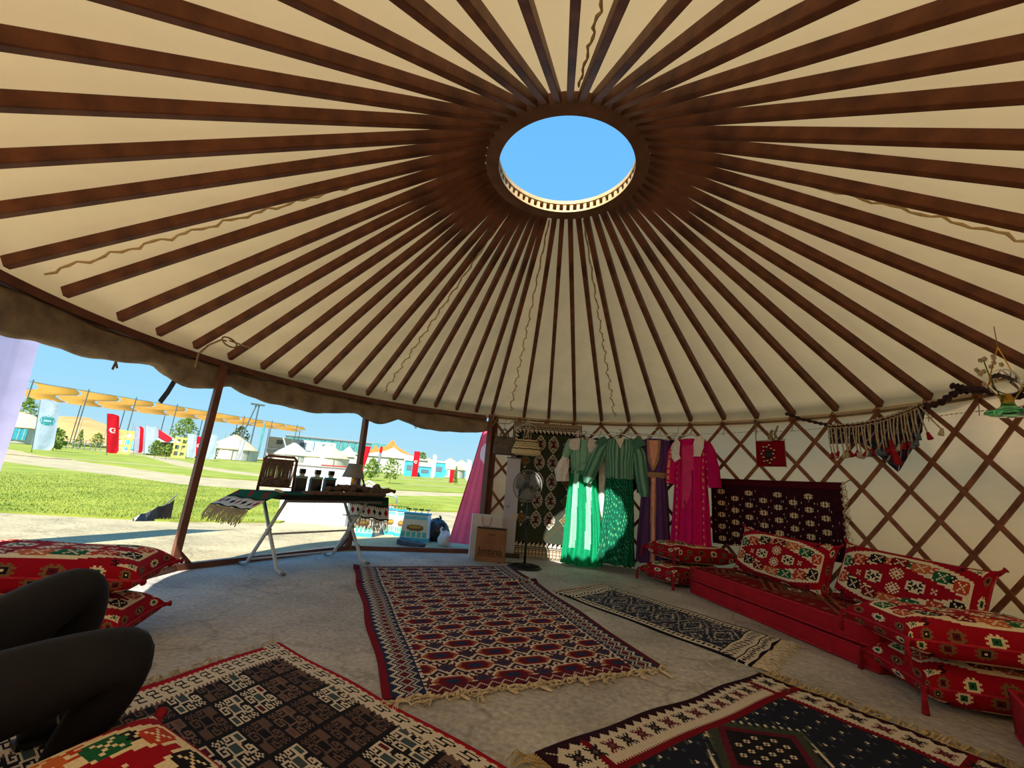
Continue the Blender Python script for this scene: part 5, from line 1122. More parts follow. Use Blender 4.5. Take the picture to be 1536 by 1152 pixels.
# white promotion counter
p = Vector((-3.66, 9.1, 0)); t = thing('promotion_counter', 'white promotion counter with a red-edged top standing outside behind the table', 'counter', p, .10)
MB().rings([[(-.95, -.02, .0), (-.9, -.25, .0), (.9, -.25, .0), (1.05, .2, 0), (-.85, .3, 0)], [(-.95, -.02, 1.02), (-.9, -.25, 1.02), (.9, -.25, 1.02), (1.05, .2, 1.02), (-.85, .3, 1.02)]], True, True).build('counter_body', M['white'], t)
MB().box((0.03, .0, 1.035), (1.95, .58, .03)).build('counter_top', M['white'], t); MB().box((.5, -.295, 1.045), (.95, .015, .018)).build('red_trim', M['inkred'], t)
MB().box((.0, -.256, .5), (.01, .004, .98)).build('panel_joint', M['grey'], t); t.scale = (.70, .9, 1.07)
# white plastic chair
p = atY(577, 8.9, 0); t = thing('plastic_chair', 'white plastic garden chair outside behind the right end of the table', 'chair', p, 2.4)
MB().box((0, 0, .42), (.44, .42, .03)).build('seat', M['white'], t)
for sx in (-1, 1):
    for sy in (-1, 1): MB().tube([(sx * .19, sy * .18, .41), (sx * .24, sy * .22, 0)], [.022, .016], 6).build('leg', M['white'], t)
    MB().tube([(sx * .22, -.2, .42), (sx * .26, -.18, .62), (sx * .26, .05, .66), (sx * .22, .2, .60)], .018, 6).build('armrest', M['white'], t, smooth=True)
MB().tube([(-.22, .2, .42), (-.24, .26, .70), (-.16, .30, .84), (0, .31, .88), (.16, .30, .84), (.24, .26, .70), (.22, .2, .42)], .02, 8).build('back_hoop', M['white'], t, smooth=True)
for k in range(6): x = -.15 + .06 * k; MB().bar((x, .21, .43), (x * 1.05, .30, .84 - abs(x) * .3), .022, .008).build('back_slat', M['white'], t)
# printed planter boxes with flowers
def planter(label, p, w, rz, flower):
    t = thing('planter_box', label, 'planter', p, rz, 'planter boxes outside'); h = .42
    MB().rings([[(-w / 2 * a, -.13, z), (w / 2 * a, -.13, z), (w / 2 * a, .13, z), (-w / 2 * a, .13, z)] for z, a in ((0, 1.0), (.06, 1.0))], True, True).build('teal_base', M['cyan'], t)
    MB().rings([[(-w / 2 * a, -.125, z), (w / 2 * a, -.125, z), (w / 2 * a, .125, z), (-w / 2 * a, .125, z)] for z, a in ((.06, 1.0), (h, .86))], True, True).build('box_body', M['white'], t)
    a_ = fillc(24, 34, 'w'); yy, xx = np.mgrid[0:24, 0:34]; a_[((xx - 17) / 12.) ** 2 + ((yy - 13) / 4.) ** 2 < 1] = PAL['x']; a_[(yy > 17) & (xx % 7 < 5)] = cl(90, 180, 160); a_[(yy < 4)] = cl(120, 190, 190); a_[((xx - 17) / 9.) ** 2 + ((yy - 12) / 2.) ** 2 < 1] = PAL['y'] * .8
    v, u = np.mgrid[0:25, 0:35].astype(float); k_ = 1 - .14 * (1 - v / 24) ; pgrid('printed_panel', np.dstack([(u / 34 - .5) * w * .94 * k_, np.full_like(u, -.128), .40 - v / 24 * .33]), a_, M['cloth'], t)
    MB().box((0, 0, h + .01), (w * .9, .27, .02)).build('top_rim', M['cyan'], t)
    for k in range(4):
        x = (-.35 + .23 * k) * w; mb = MB(); mb.tube([(x, 0, h), (x + .01, 0, h + .07)], .006, 5)
        for q in range(6): a = q * PI / 3; mb.ball((x + .025 * math.cos(a), .02 * math.sin(a), h + .08), .022, 6, (1, 1, .6))
        mb.build('flower', M[flower if k % 2 else 'leaf'], t)
    return t
planter('tall white and teal planter box, leftmost of the planters outside', atY(592, 8.3, 0), .20, .5, 'orange'); planter('narrow white and teal planter box between two others outside', atY(610, 8.2, 0), .20, .3, 'leaf')
planter('wide white and teal printed planter box beside the black plastic bag', atY(634, 7.7, 0), .46, -.05, 'fringe'); planter('low white and teal planter box below the table cloth fringe', atY(557, 7.8, 0), .36, .1, 'leaf')
def blob(name, label, cat, p, dims, mt, seed, rz=0):
    t = thing(name, label, cat, p, rz); rr = random.Random(seed); R_ = []; n = 26
    for j in range(13):
        f = j / 12; z = dims[2] * f; k = (math.sin(PI * min(1, .12 + f * .88)) ** .45) if f < 1 else .06
        R_.append([(dims[0] / 2 * k * math.cos(2 * PI * i / n) * (1 + .10 * math.sin(i * 1.7 + j * .9 + seed) + .05 * math.sin(i * 3.1 - j * 1.3)), dims[1] / 2 * k * math.sin(2 * PI * i / n) * (1 + .10 * math.cos(i * 1.3 + j * .8)), z + .02 * math.sin(i + seed) * f) for i in range(n)])
    MB().rings(R_, True, True).build('bag_film', mt, t, smooth=True); return t
t = blob('black_bag', 'shiny black plastic sack beside the planter boxes outside', 'bag', atY(664, 7.9, 0), (.42, .34, .36), M['trash'], 3); MB().tube([(0, 0, .33), (.05, 0, .38), (.02, .03, .40)], .02, 7).build('knot', M['trash'], t)
t = blob('white_bag', 'small white plastic bag leaning on the black sack outside', 'bag', atY(677, 7.35, 0), (.22, .2, .22), M['whitebag'], 5); MB().tube([(-.05, 0, .18), (-.08, 0, .25), (-.06, 0, .28)], .018, 7).build('knot', M['whitebag'], t)
t = thing('folded_mat', 'folded grey felt mat lying outside the threshold', 'mat', atY(628, 7.1, 0), -.35)
MB().rings([[(-.20, -.07, .01), (.20, -.09, .004), (.20, -.09, .03), (-.20, -.07, .08)], [(-.20, .08, .01), (.22, .07, .004), (.22, .07, .035), (-.20, .08, .09)]], True, True).build('mat_body', M['mat'], t)
MB().rings([[(-.02, -.10, .05), (.22, -.06, .03), (.22, -.06, .045), (-.02, -.10, .065)], [(.06, .08, .06), (.24, .06, .03), (.24, .06, .045), (.06, .08, .075)]], True, True).build('mat_flap', M['mat'], t)
# dark folded umbrella / netting heap on the lawn
p = atY(252, 7.55, .0); t = thing('tarpaulin_heap', 'dark folded tarpaulin lying on the lawn left of the post', 'tarpaulin', p, .9)
MB().rings([[(-.55 + .16 * i, -.1 - .03 * math.sin(i), .0), (-.55 + .16 * i, .0, .05 + .035 * i + .02 * math.sin(i * 2)), (-.55 + .16 * i, .14, .0)] for i in range(8)], True, True).build('tarp_folds', M['trash'], t, smooth=False)
MB().tube([(-.6, 0, .02), (.3, .05, .22), (.62, .05, .38)], .018, 6).build('tarp_pole', M['grey'], t); t.scale = (.42, .42, 1.1)

# ================================================================== THE SITE BEYOND
def yurt(label, p, dia=7.0, wh=1.9, rh=3.6, panels='cyan', nwin=3, group='tents across the lawn', mt='tent'):
    t = thing('yurt_tent', label, 'tent', p, face(p), group); r = dia / 2
    MB().lathe([(r, 0), (r, wh)], 32).build('tent_wall', M['tentwhite'], t, smooth=True)
    R_ = [];
    for f in (0, .05, .3, .6, .85, 1): R_.append([((r * 1.04 * (1 - f) + .5 * f) * math.cos(2 * PI * k / 32), (r * 1.04 * (1 - f) + .5 * f) * math.sin(2 * PI * k / 32), (wh - .15) + (rh - wh + .15) * (f ** .85) + .04 * (k % 2)) for k in range(32)])
    MB().rings(R_, True, True).build('tent_roof', M[mt], t, smooth=True); MB().lathe([(.55, rh - .02), (.6, rh + .12), (.3, rh + .18)], 16, cap=True).build('crown_cap', M[mt], t)
    for k in range(nwin):
        a = -PI / 2 + (k - (nwin - 1) / 2) * .62; c_ = Vector((math.cos(a) * r * 1.003, math.sin(a) * r * 1.003, 1.05)); f = MB(); w = 1.3
        sd = Vector((-math.sin(a), math.cos(a), 0)); o_ = Vector((math.cos(a), math.sin(a), 0))
        if panels:
            f.add([c_ + sd * sx * w / 2 + Vector((0, 0, sz * .65)) + o_ * (.02 - .0 * abs(sx)) + o_ * q for q in (0, .04) for sx, sz in ((-1, -1), (1, -1), (1, 1), (-1, 1))], [(0, 1, 2, 3), (7, 6, 5, 4), (0, 4, 5, 1), (1, 5, 6, 2), (2, 6, 7, 3), (3, 7, 4, 0)]); f = f.build('window', M[panels], t)
            for q in (-.33, 0, .33): MB().bar(c_ + sd * w * q + o_ * .06 + Vector((0, 0, -.65)), c_ + sd * w * q + o_ * .06 + Vector((0, 0, .65)), .04, .03, up=o_).build('glazing_bar', M['white'], f)
        else: MB().bar(c_ + Vector((0, 0, -1.0)), c_ + Vector((0, 0, .75)), .12, .04, up=o_).build('wall_seam', M['grey'], t)
    return t
yurt('cream yurt tent with cyan windows at the far left of the lawn', atY(22, 54), 7.0)
yurt('cream yurt tent half hidden behind the white and red flags', atY(222, 66), 7.6)
yurt('cream yurt tent with a blank wall, right of the left steel post', atY(346, 82), 8.2, 1.9, 4.4, None, 3)
yurt('cream yurt tent seen above the three bottles on the table', atY(488, 92), 8.6, 2.0, 4.6, None, 2)
yurt('small white yurt tent behind the lamp shade', atY(436, 102), 8.0, 2.0, 4.6, None, 2, mt='tentwhite')
# open kiosk with a red roof flag
p = atY(240, 60); t = thing('market_stall', 'small dark-fronted stall with a red and white awning behind the flags', 'stall', p, face(p))
MB().box((0, 0, .9), (3.0, 2, 1.8)).build('stall_body', M['bark'], t); MB().rings([[(-1.9, -1.4, 1.9), (1.9, -1.4, 1.8), (1.9, 1.2, 1.9), (-1.9, 1.2, 2.0)], [(-1.6, -.2, 3.6), (-1.3, -.2, 3.6), (-1.3, 0, 3.6), (-1.6, 0, 3.6)]], True, True).build('awning', M['tentwhite'], t); MB().bar((-1.4, -.9, 3.3), (.6, -1.4, 2.1), .8, .06, up=(0, -1, .4)).build('red_stripe', M['redcloth'], t)
# yellow play panels with square openings
for px, Y, lab in ((182, 50, 'yellow panel with square openings beside the red crescent flag'), (268, 58, 'yellow panel with square openings by the sapling left of the post')):
    p = atY(px, Y); t = thing('yellow_panel', lab, 'panel', p, face(p)); mb = MB(); ym = mat('yellow paint', rgb(226, 214, 120), .7, rgb(210, 196, 100), 3)
    for x in (-.75, -.1, .55): mb.box((x, 0, 1.3), (.22, .12, 2.6))
    for z in (.15, .95, 1.75, 2.5): mb.box((-.1, 0.01, z), (1.5, .10, .26))
    mb.build('panel_frame', ym, t)
# feather flags
def plain(c): return lambda u, v, w, h: c * (1 + .05 * math.sin(u * 14))
def logo(u, v, w, h):
    d = math.hypot((u - .5) * w, (v - .42) * h); return cl(70, 160, 165) if d < w * .36 and not (d > w * .29 and d < w * .31) and not (abs(v - .42) * h < .05 and abs(u - .5) < .2) else SKY * (1 + .04 * math.sin(u * 14))
feather_flag('pale blue feather flag with a round teal emblem at the left', atY(50, 31.5), 3.75, 1.05, logo, lean=-.10, top=.2)
feather_flag('red feather flag with white crescent and star, leftmost of the red flags', atY(161, 41), 3.75, .85, turk, lean=-.20, top=.06)
def wrw(u, v, w, h): return RED if .38 < u < .62 else LIL
feather_flag('white feather flag with a red stripe, left of a plain white one', atY(200, 57), 3.5, 1.4, wrw, lean=-.16)
feather_flag('plain white feather flag right of the red striped one', atY(216, 56), 3.6, 1.3, plain(SKY), lean=-.16)
feather_flag('pale feather flag just left of the left steel post', atY(279, 58), 3.2, 1.0, plain(SKY), lean=-.14)
feather_flag('red feather flag partly hidden by the left steel post', atY(288, 60), 3.0, .9, turk, lean=.0)
feather_flag('pale blue feather flag just right of the left steel post', atY(306, 58), 3.4, 1.1, plain(SKY), lean=-.05)
feather_flag('grey feather flag in front of the blank-walled yurt', atY(353, 74), 3.6, .7, plain(cl(200, 200, 214)), lean=.03)
feather_flag('white feather flag above the bottles, in front of a yurt', atY(476, 80), 3.8, .8, plain(cl(220, 222, 226)), lean=.03)
feather_flag('red feather flag left of the middle steel post', atY(534, 52), 3.4, .7, plain(RED), lean=.16, top=0)
feather_flag('slim dark grey feather flag with a red tip right of the middle post', atY(563, 60), 3.9, .35, lambda u, v, w, h: RED if v < .25 else MGY * .7, lean=.04)
feather_flag('red feather flag with a white crescent in the gap right of the table', atY(617, 62), 3.7, .8, turk, lean=.0, top=0)
feather_flag('white feather flag right of the red crescent flag', atY(645, 66), 3.6, .6, plain(cl(214, 222, 230)), lean=.02)
feather_flag('short red feather flag beside the small cypress', atY(674, 50), 1.5, .5, plain(RED), lean=.0, top=0)
feather_flag('pale flag at the edge of the pink banner', atY(698, 70), 3.4, .7, plain(cl(214, 222, 230)), lean=.0)
# trees and shrubs
def tree(label, p, h, w, trunk=.35, nleaf=260, seed=0, name='young_tree', cat='tree', group='saplings on the lawn', leaf=.16, conic=False):
    t = thing(name, label, cat, p, 0, group); rr = random.Random(seed); mb = MB(); th = h * trunk
    mb.tube([(0, 0, 0), (.03, .02, th), (0, .03, h * .75)], [.05 * h / 4, .035 * h / 4, .01], 6)
    for k in range(6): a = rr.uniform(0, 6.28); z = th * rr.uniform(.8, 1.6); mb.tube([(0, 0, z), (math.cos(a) * w * .35, math.sin(a) * w * .35, z + h * .2)], [.015, .005], 4)
    mb.build('trunk', M['bark'], t); mb = MB()
    for i in range(nleaf):
        f = rr.random(); z = th * .7 + (h - th * .7) * f; rad = w / 2 * ((1 - f) ** .7 if conic else math.sin(PI * min(1, .15 + f * .85)) ** .6) * math.sqrt(rr.random()); a = rr.uniform(0, 6.28); c_ = Vector((rad * math.cos(a), rad * math.sin(a), z))
        d1 = Vector((rr.uniform(-1, 1), rr.uniform(-1, 1), rr.uniform(-1, 1))).normalized() * leaf; d2 = d1.orthogonal().normalized() * leaf * .5; mb.add([c_ - d1, c_ + d2, c_ + d1, c_ - d2], [(0, 1, 2, 3)])
    mb.build('foliage', M['leaf'], t); return t
tree('leafy young tree taller than the others left of the left steel post', atY(268, 72), 6.2, 4.0, seed=1, nleaf=700, leaf=.22)
tree('bushy sapling right of the pale blue emblem flag', atY(80, 38), 1.9, 1.5, .2, 300, 2)
tree('yellow-green sapling behind the left yurt tent', atY(22, 66), 6.5, 3.6, .3, 400, 3, leaf=.25)
tree('small dark conifer on the far lawn left of the red flag', atY(115, 56), 2.4, 1.1, .1, 260, 4, conic=True, leaf=.12)
tree('small sapling in front of the stall', atY(232, 46), 1.8, 1.3, .3, 220, 5); tree('thin sapling right of the stall', atY(249, 44), 1.5, .9, .4, 140, 6)
tree('round sapling between two far flags left of the post', atY(141, 60), 2.2, 1.6, .2, 200, 7)
tree('sapling at the foot of the blank-walled yurt', atY(316, 60), 2.4, 1.5, .3, 200, 8); tree('tree behind the blank-walled yurt', atY(352, 110), 8.0, 4.6, .35, 400, 9, leaf=.3)
tree('sapling on the lawn just right of the middle steel post', atY(586, 34), 1.9, 1.6, .3, 260, 10, leaf=.11); tree('low bush behind the plastic chair', atY(557, 38), 1.8, 1.6, .2, 220, 11)
tree('distant palm-like tree right of the red crescent flag', atY(630, 110), 5.4, 3.6, .6, 200, 12, leaf=.35); tree('small dark cypress near the pink banner', atY(683, 46), 1.9, .55, .15, 300, 13, conic=True, leaf=.09)
# ochre shade sails
NA_, NB_, FA_, FB_ = atY(18, 68), atY(445, 112), atY(5, 100), atY(440, 132)
sz_ = 9.2; t = thing('shade_canopy', 'long ochre shade-net canopy of parallel sagging strips on grey poles', 'canopy', NA_); NS = 9; ofs = Vector((NA_.x, NA_.y, NA_.z))
def cpt(a, b): q = NA_.lerp(NB_, a).lerp(FA_.lerp(FB_, a), b); return Vector((q.x, q.y, q.z + sz_)) - ofs
for k in range(NS):
    R_ = []; a0, a1 = k / NS, (k + .93) / NS
    for i in range(25):
        b = i / 24; dz = .22 * abs(math.sin(b * PI * 2)) ; l_, r_ = cpt(a0 + .022 * math.sin(b * 9), b), cpt(a1 + .022 * math.sin(b * 9), b); R_.append([l_ - Vector((0, 0, dz)), l_.lerp(r_, .5) - Vector((0, 0, dz + .10)), r_ - Vector((0, 0, dz))])
    o = MB().rings(R_, False).build('sail_strip', M['sail'], t, smooth=True); o.modifiers.new('s', 'SOLIDIFY').thickness = .03
for b in (0, .333, .667, 1): MB().tube([cpt(x, b) for x in (-.05, .25, .5, .75, 1.0)], .035, 5).build('cable', M['pole'], t)
for b, n in ((0, 8), (1, 8)):
    for i in range(n): q = cpt((i + .3 * b) / (n - 1 + .3), b); MB().tube([(q.x, q.y, gz(q.x + ofs.x, q.y + ofs.y) - ofs.z), (q.x, q.y, q.z + .4)], .085, 6).build('canopy_pole', M['pole'], t)
# ball-court net fence
p = atY(120, 92); t = thing('net_fence', 'tall thin wire fence behind the shade canopy', 'fence', p); q0, q1 = atY(70, 140) - p, atY(455, 165) - p
for k in range(12): f = k / 11; q = q0.lerp(q1, f); MB().tube([(q.x, q.y, q.z), (q.x, q.y, q.z + 8)], .09, 5).build('fence_post', M['fence'], t)
for z in np.linspace(.6, 8, 9): MB().bar(q0 + Vector((0, 0, z)), q1 + Vector((0, 0, z)), .05, .05).build('fence_wire', M['fence'], t)
# low pale barrier fence
p = atY(95, 60); t = thing('barrier_fence', 'low pale mesh fence running across the far lawn', 'fence', p); q0, q1 = atY(78, 47) - p, atY(150, 54) - p
for k in range(9): q = q0.lerp(q1, k / 8); MB().bar((q.x, q.y, q.z), (q.x, q.y, q.z + 1.1), .06, .06, up=(0, 1, 0)).build('fence_post', M['fence'], t)
for z in (.2, .5, .8, 1.1): MB().bar(q0 + Vector((0, 0, z)), q1 + Vector((0, 0, z)), .04, .04).build('fence_rail', M['fence'], t)
# floodlight mast and teal flagpole
p = atY(364, 92); t = thing('lattice_mast', 'two-legged steel mast with a flat head above the weaving frame', 'mast', p, face(p))
for s in (-1, 1): MB().tube([(s * 1.4 - .8, 0, 0), (s * .25 + .5, 0, 11.5)], .16, 6).build('mast_leg', M['pole'], t)
MB().box((.5, 0, 11.7), (2.6, .8, .3)).build('mast_head', M['pole'], t)
for z in (2, 4.5, 7): MB().bar((-1.9 + z * .16, 0, z), (.6 - z * .02, 0, z + .8), .1, .1, up=(0, 1, 0)).build('brace', M['pole'], t)
p = atY(384, 88); t = thing('teal_banner_pole', 'slim teal banner pole right of the steel mast', 'pole', p); MB().rings([[(-.1, 0, 1), (.1, 0, 1), (.1, .1, 1), (-.1, .1, 1)], [(-.25, 0, 6.2), (.3, 0, 6.2), (.3, .1, 6.2), (-.25, .1, 6.2)], [(0, 0, 7.6), (.1, 0, 7.6), (.1, .1, 7.6), (0, .1, 7.6)]], True, True).build('banner', M['teal'], t); MB().tube([(0, 0, 0), (0, 0, 1.2)], .06, 6).build('pole', M['pole'], t)
# far teal glass building
p = atY(505, 190); t = thing('glass_building', 'long teal glass building on the horizon left of the middle post', 'building', p, face(p) * .6)
MB().box((0, 3, 5.5), (44, 6, 11)).build('wall', M['fence'], t)
for k in range(14): MB().box((-20.3 + k * 3.1, -.1, 7.6), (2.7, .3, 5.2)).build('window', M['teal'], t)
for z in (3.0, 10.4): MB().box((0, -.3, z), (44.4, .3, .5)).build('floor_band', M['pole'], t)
MB().box((17, -.5, 7.8), (9, .5, 6)).build('teal_sign', M['teal'], t)
# stacked white cabins
p = atY(448, 130); t = thing('white_cabins', 'block of pale blue-white cabins behind the yurts', 'building', p, face(p)); cm = mat('pale cabin', rgb(176, 186, 202), .8, rgb(160, 172, 190), 1)
for k in range(3):
    for z in range(2): MB().box((-6 + 6 * k, 0, 2 + 3.2 * z), (5.8, 4, 3.0)).build('cabin', cm, t); MB().box((-6 + 6 * k, -2.05, 2.2 + 3.2 * z), (1.6, .1, 1.2)).build('window', M['slate'], t)
# long white marquees with orange peaks
def marquee(label, px, Y, w, wh, rh, mt='tentwhite', peaks=1):
    p = atY(px, Y); t = thing('marquee', label, 'tent', p, face(p)); MB().box((0, 0, wh / 2), (w, 8, wh)).build('marquee_wall', M['tentwhite'], t)
    for k in range(peaks):
        x0, x1 = -w / 2 + w * k / peaks, -w / 2 + w * (k + 1) / peaks; xm = (x0 + x1) / 2
        MB().rings([[(x0, -4.3, wh), (x1, -4.3, wh), (x1, 4.3, wh), (x0, 4.3, wh)], [(xm - .4 * (x1 - x0) * .3, -1.5, wh + (rh - wh) * .55), (xm + .4 * (x1 - x0) * .3, -1.5, wh + (rh - wh) * .55), (xm + .12 * (x1 - x0), 1.5, wh + (rh - wh) * .55), (xm - .12 * (x1 - x0), 1.5, wh + (rh - wh) * .55)], [(xm - .1, -.1, rh), (xm + .1, -.1, rh), (xm + .1, .1, rh), (xm - .1, .1, rh)]], True, True).build('marquee_roof', M[mt], t)
    return t
marquee('long white marquee right of the middle steel post', 585, 92, 14, 3.0, 5.2); marquee('orange-peaked tent roof rising behind the white marquee', 582, 125, 12, 4.6, 8.8, 'orange'); marquee('smaller orange-peaked tent near the middle post', 558, 150, 7, 4.8, 8.2, 'orange')
marquee('white frame marquee with an open gable left of the middle post', 518, 106, 9, 2.6, 5.2, 'tent')
for px, Y, w, h, lab in ((612, 76, 1.6, 2.8, 'tall cyan kiosk left of the red crescent flag'), (636, 80, 2.6, 2.0, 'low cyan kiosk right of the red crescent flag'), (657, 90, 2.4, 3.2, 'cyan and white kiosk right of the white flag')):
    p = atY(px, Y); t = thing('cyan_kiosk', lab, 'kiosk', p, face(p)); MB().box((0, 0, h * .45), (w, 1.6, h * .9)).build('kiosk_body', M['cyan'], t); MB().box((0, 0, h * .95), (w * 1.15, 1.9, h * .1)).build('kiosk_roof', M['white'], t); MB().box((0, -.82, h * .5), (w * .5, .05, h * .3)).build('hatch', M['slate'], t)
for px, Y, lab in ((640, 118, 'far cream tent with a pointed roof behind the kiosks'), (673, 104, 'far cream tent near the cypress'), (690, 112, 'far white tent beside the pink banner')):
    yurt(lab, atY(px, Y), 7, 1.9, 4.2, 'cyan', 2)
# dry hill
p = atY(110, 190); mb = MB(); R_ = []
for i in range(25):
    f = i / 24; q = atY(50 + 260 * f, 200); hgt = 12 * (1 - f) ** 1.6 + .4; R_.append([(q.x, q.y - 18, gz(q.x, q.y) - 1), (q.x, q.y, q.z + hgt * .8), (q.x, q.y + 20, q.z + hgt), (q.x, q.y + 70, q.z - 2)])
struct(mb.rings(R_, False).build('hill', M['hill'], smooth=True))

# ================================================================== SEATED PERSON AT THE LEFT
def skin_body(name, joints, edges, radii, mt, parent, root=0, sub=2):
    me = bpy.data.meshes.new(name); me.from_pydata(joints, edges, []); o = bpy.data.objects.new(name, me); C.objects.link(o); me.materials.append(mt); o.parent = parent
    md = o.modifiers.new('skin', 'SKIN'); md.use_smooth_shade = True
    sv = me.skin_vertices[0].data if me.skin_vertices else None
    if sv is None:
        bpy.context.view_layer.objects.active = o; sv = me.skin_vertices[0].data
    for i, r in enumerate(radii): sv[i].radius = (r, r) if not isinstance(r, tuple) else r; sv[i].use_root = (i == root)
    s = o.modifiers.new('sub', 'SUBSURF'); s.levels = sub; s.render_levels = sub; return o
person = thing('person', 'person in dark leggings and dark top sitting at the left with both knees raised', 'person', (-1.66, 1.22, 0.014))
po = Vector((-1.66, 1.22, 0))
J = [(-1.66, 1.22, .17), (-1.60, 1.34, .22), (-1.56, 1.54, .40), (-1.46, 1.72, .535), (-1.50, 1.76, .36), (-1.54, 1.80, .15), (-1.54, 1.80, .07),      # pelvis, hip, thigh, knee, calf, ankle
     (-1.56, 1.14, .22), (-1.28, 1.28, .35), (-1.02, 1.45, .445), (-1.10, 1.47, .30), (-1.22, 1.50, .12), (-1.22, 1.50, .07),
     (-1.74, 1.16, .34), (-1.80, 1.12, .50), (-1.80, 1.11, .64), (-1.78, 1.12, .70),                                                               # waist, chest, neck base
     (-1.84, 1.28, .62), (-2.02, 1.36, .38), (-2.14, 1.32, .13), (-1.78, .95, .62), (-1.94, .82, .38), (-2.10, .80, .13), (-1.47, 1.92, .05), (-1.09, 1.60, .05)]
Ed = [(0, 1), (1, 2), (2, 3), (3, 4), (4, 5), (5, 6), (0, 7), (7, 8), (8, 9), (9, 10), (10, 11), (11, 12), (0, 13), (13, 14), (14, 15), (15, 16), (15, 17), (17, 18), (18, 19), (15, 20), (20, 21), (21, 22)]
Rr = [.14, .125, .118, .090, .080, .050, .042, .125, .122, .092, .080, .050, .042, .12, .13, .075, .05, .058, .045, .030, .058, .045, .030]
skin_body('clothed_body', [tuple(Vector(j) - po) for j in J[:23]], Ed, Rr, M['legging'], person)
for a, b in ((Vector(J[5]), Vector(J[23])), (Vector(J[11]), Vector(J[24]))):
    d = (b - a); d.z = 0; d.normalize(); R_ = []; sd = Vector((-d.y, d.x, 0))
    for f, w, h in ((-.06, .028, .06), (-.03, .038, .085), (.05, .040, .085), (.12, .044, .062), (.18, .040, .045), (.215, .02, .03)):
        c_ = Vector((a.x, a.y, 0)) + d * f - po; R_.append([c_ + sd * (w * math.cos(t_)) + Vector((0, 0, .012 + h / 2 + h / 2 * math.sin(t_))) for t_ in np.linspace(0, 2 * PI, 13)[:-1]])
    sh = MB().rings(R_, True, True).build('shoe', M['legging'], person, smooth=True); so = MB().rings([[p_ * 1.0 for p_ in [Vector((q.x, q.y, .0)) for q in (c_ + sd * w_ for c_, w_ in [(Vector((a.x, a.y, 0)) + d * f - po, w) for f, w in ((-.07, .03), (.0, .042), (.12, .048), (.21, .028))])] + [Vector((q.x, q.y, .0)) for q in (c_ - sd * w_ for c_, w_ in [(Vector((a.x, a.y, 0)) + d * f - po, w) for f, w in ((.21, .028), (.12, .048), (.0, .042), (-.07, .03))])]]] + [[Vector((q.x, q.y, .016)) for q in [Vector((a.x, a.y, 0)) + d * f - po + sd * s_ * w for f, w, s_ in ((-.07, .03, 1), (.0, .042, 1), (.12, .048, 1), (.21, .028, 1), (.21, .028, -1), (.12, .048, -1), (.0, .042, -1), (-.07, .03, -1))]]], True, True).build('sole', M['black'], sh)
    for k in range(3):
        c_ = Vector((a.x, a.y, 0)) + d * (.035 + .028 * k) - po
        for s_ in (-1, 1): MB().tube([c_ + sd * s_ * .043 + Vector((0, 0, .022)), c_ + sd * s_ * .040 - d * .012 + Vector((0, 0, .055)), c_ + sd * s_ * .026 - d * .02 + Vector((0, 0, .085))], .004, 4).build('stripe', M['grey'], sh)
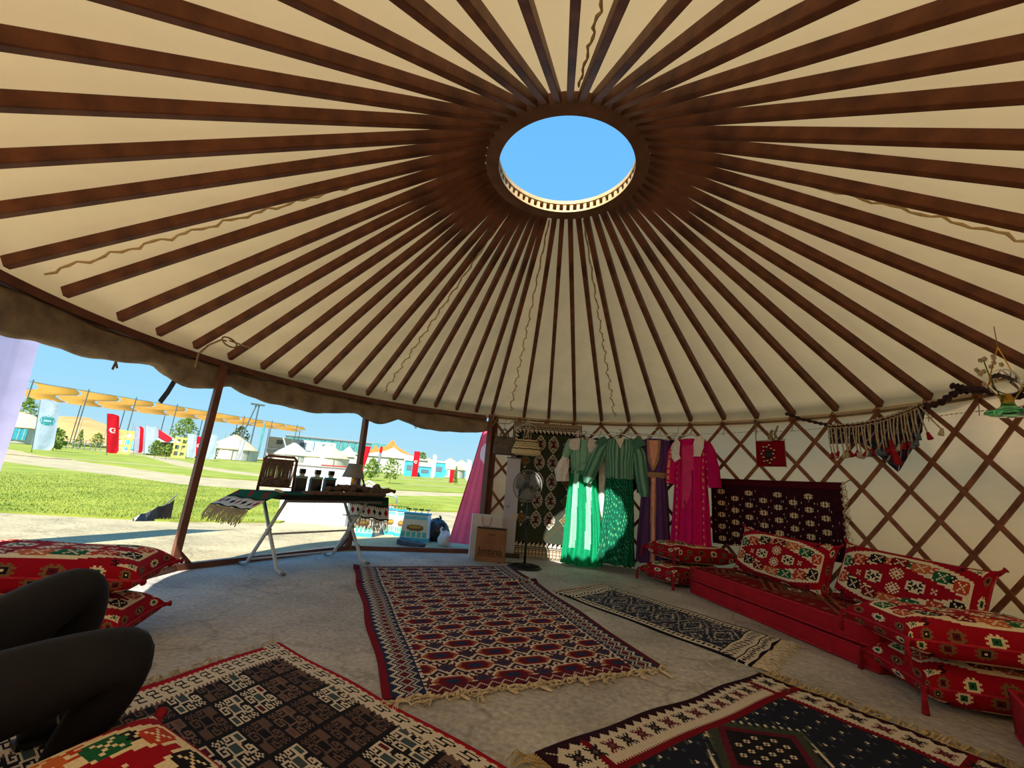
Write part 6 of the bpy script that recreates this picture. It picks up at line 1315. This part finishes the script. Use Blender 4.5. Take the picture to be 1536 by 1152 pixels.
# head, hair and hands (out of the photograph's frame)
hp = Vector((-1.74, 1.15, .88)) - po; n = 20; R_ = []
for j in range(15):
    f = j / 14; z = -.12 + .24 * f; w = math.sin(PI * min(1, .08 + f * .9)) ** .55 * .078 if 0 < f < 1 else .02; R_.append([hp + Vector((w * 1.02 * math.cos(2 * PI * i / n) + (.012 if f < .45 and math.cos(2 * PI * i / n) > .5 else 0), w * .95 * math.sin(2 * PI * i / n), z)) for i in range(n)])
hd_ = MB().rings(R_, True, True).build('head', M['skin'], person, smooth=True); MB().tube([hp + Vector((-.03, 0, -.20)), hp + Vector((-.01, 0, -.08))], [.052, .048], 12).build('neck', M['skin'], person, smooth=True)
MB().tube([hp + Vector((.072, 0, .03)), hp + Vector((.098, 0, -.02)), hp + Vector((.078, 0, -.028))], [.008, .014, .010], 8).build('nose', M['skin'], hd_, smooth=True)
for s_ in (-1, 1):
    MB().ball(hp + Vector((.070, s_ * .031, .012)), .013, 10, (.6, 1, .7)).build('eye', M['white'], hd_, smooth=True); MB().ball(hp + Vector((.077, s_ * .031, .012)), .006, 8).build('iris', M['hair'], hd_); MB().ball(hp + Vector((-.005, s_ * .080, -.005)), .026, 10, (.6, .3, 1)).build('ear', M['skin'], hd_, smooth=True)
MB().tube([hp + Vector((.073, -.024, -.058)), hp + Vector((.081, 0, -.060)), hp + Vector((.073, .024, -.058))], [.003, .007, .003], 8).build('mouth', M['redtassel'], hd_, smooth=True)
MB().rings([[hp + Vector((-.018 + w * math.cos(a), w * math.sin(a), z)) for a in np.linspace(.75, 2 * PI - .75, 18)] for z, w in ((-.16, .075), (-.05, .09), (.05, .096), (.10, .086), (.135, .05), (.145, .01))], True, True).build('hair', M['hair'], person, smooth=True)
for (wx, dx) in ((19, (-.04, -.02, -.055)), (22, (-.05, -.01, -.05))):
    w0 = Vector(J[wx]) - po; d = Vector(dx).normalized(); sd = Vector((-d.y, d.x, 0)).normalized(); V = [w0, w0 + d * .05, w0 + d * .085]; E2 = [(0, 1), (1, 2)]; R2 = [.024, (.034, .016), (.036, .015)]
    for k, (o_, l_) in enumerate(((-.027, .062), (-.009, .070), (.009, .066), (.027, .052))):
        b_ = len(V); V += [w0 + d * .092 + sd * o_, w0 + d * (.092 + l_ * .5) + sd * o_ * 1.1 - Vector((0, 0, .006)), w0 + d * (.092 + l_) + sd * o_ * 1.15 - Vector((0, 0, .026))]; E2 += [(2, b_), (b_, b_ + 1), (b_ + 1, b_ + 2)]; R2 += [.0095, .0085, .007]
    b_ = len(V); V += [w0 + d * .03 + sd * .032, w0 + d * .062 + sd * .055 - Vector((0, 0, .012))]; E2 += [(1, b_), (b_, b_ + 1)]; R2 += [.011, .008]
    skin_body('hand', [tuple(v_) for v_ in V], E2, R2, M['skin'], person, 0, 1)
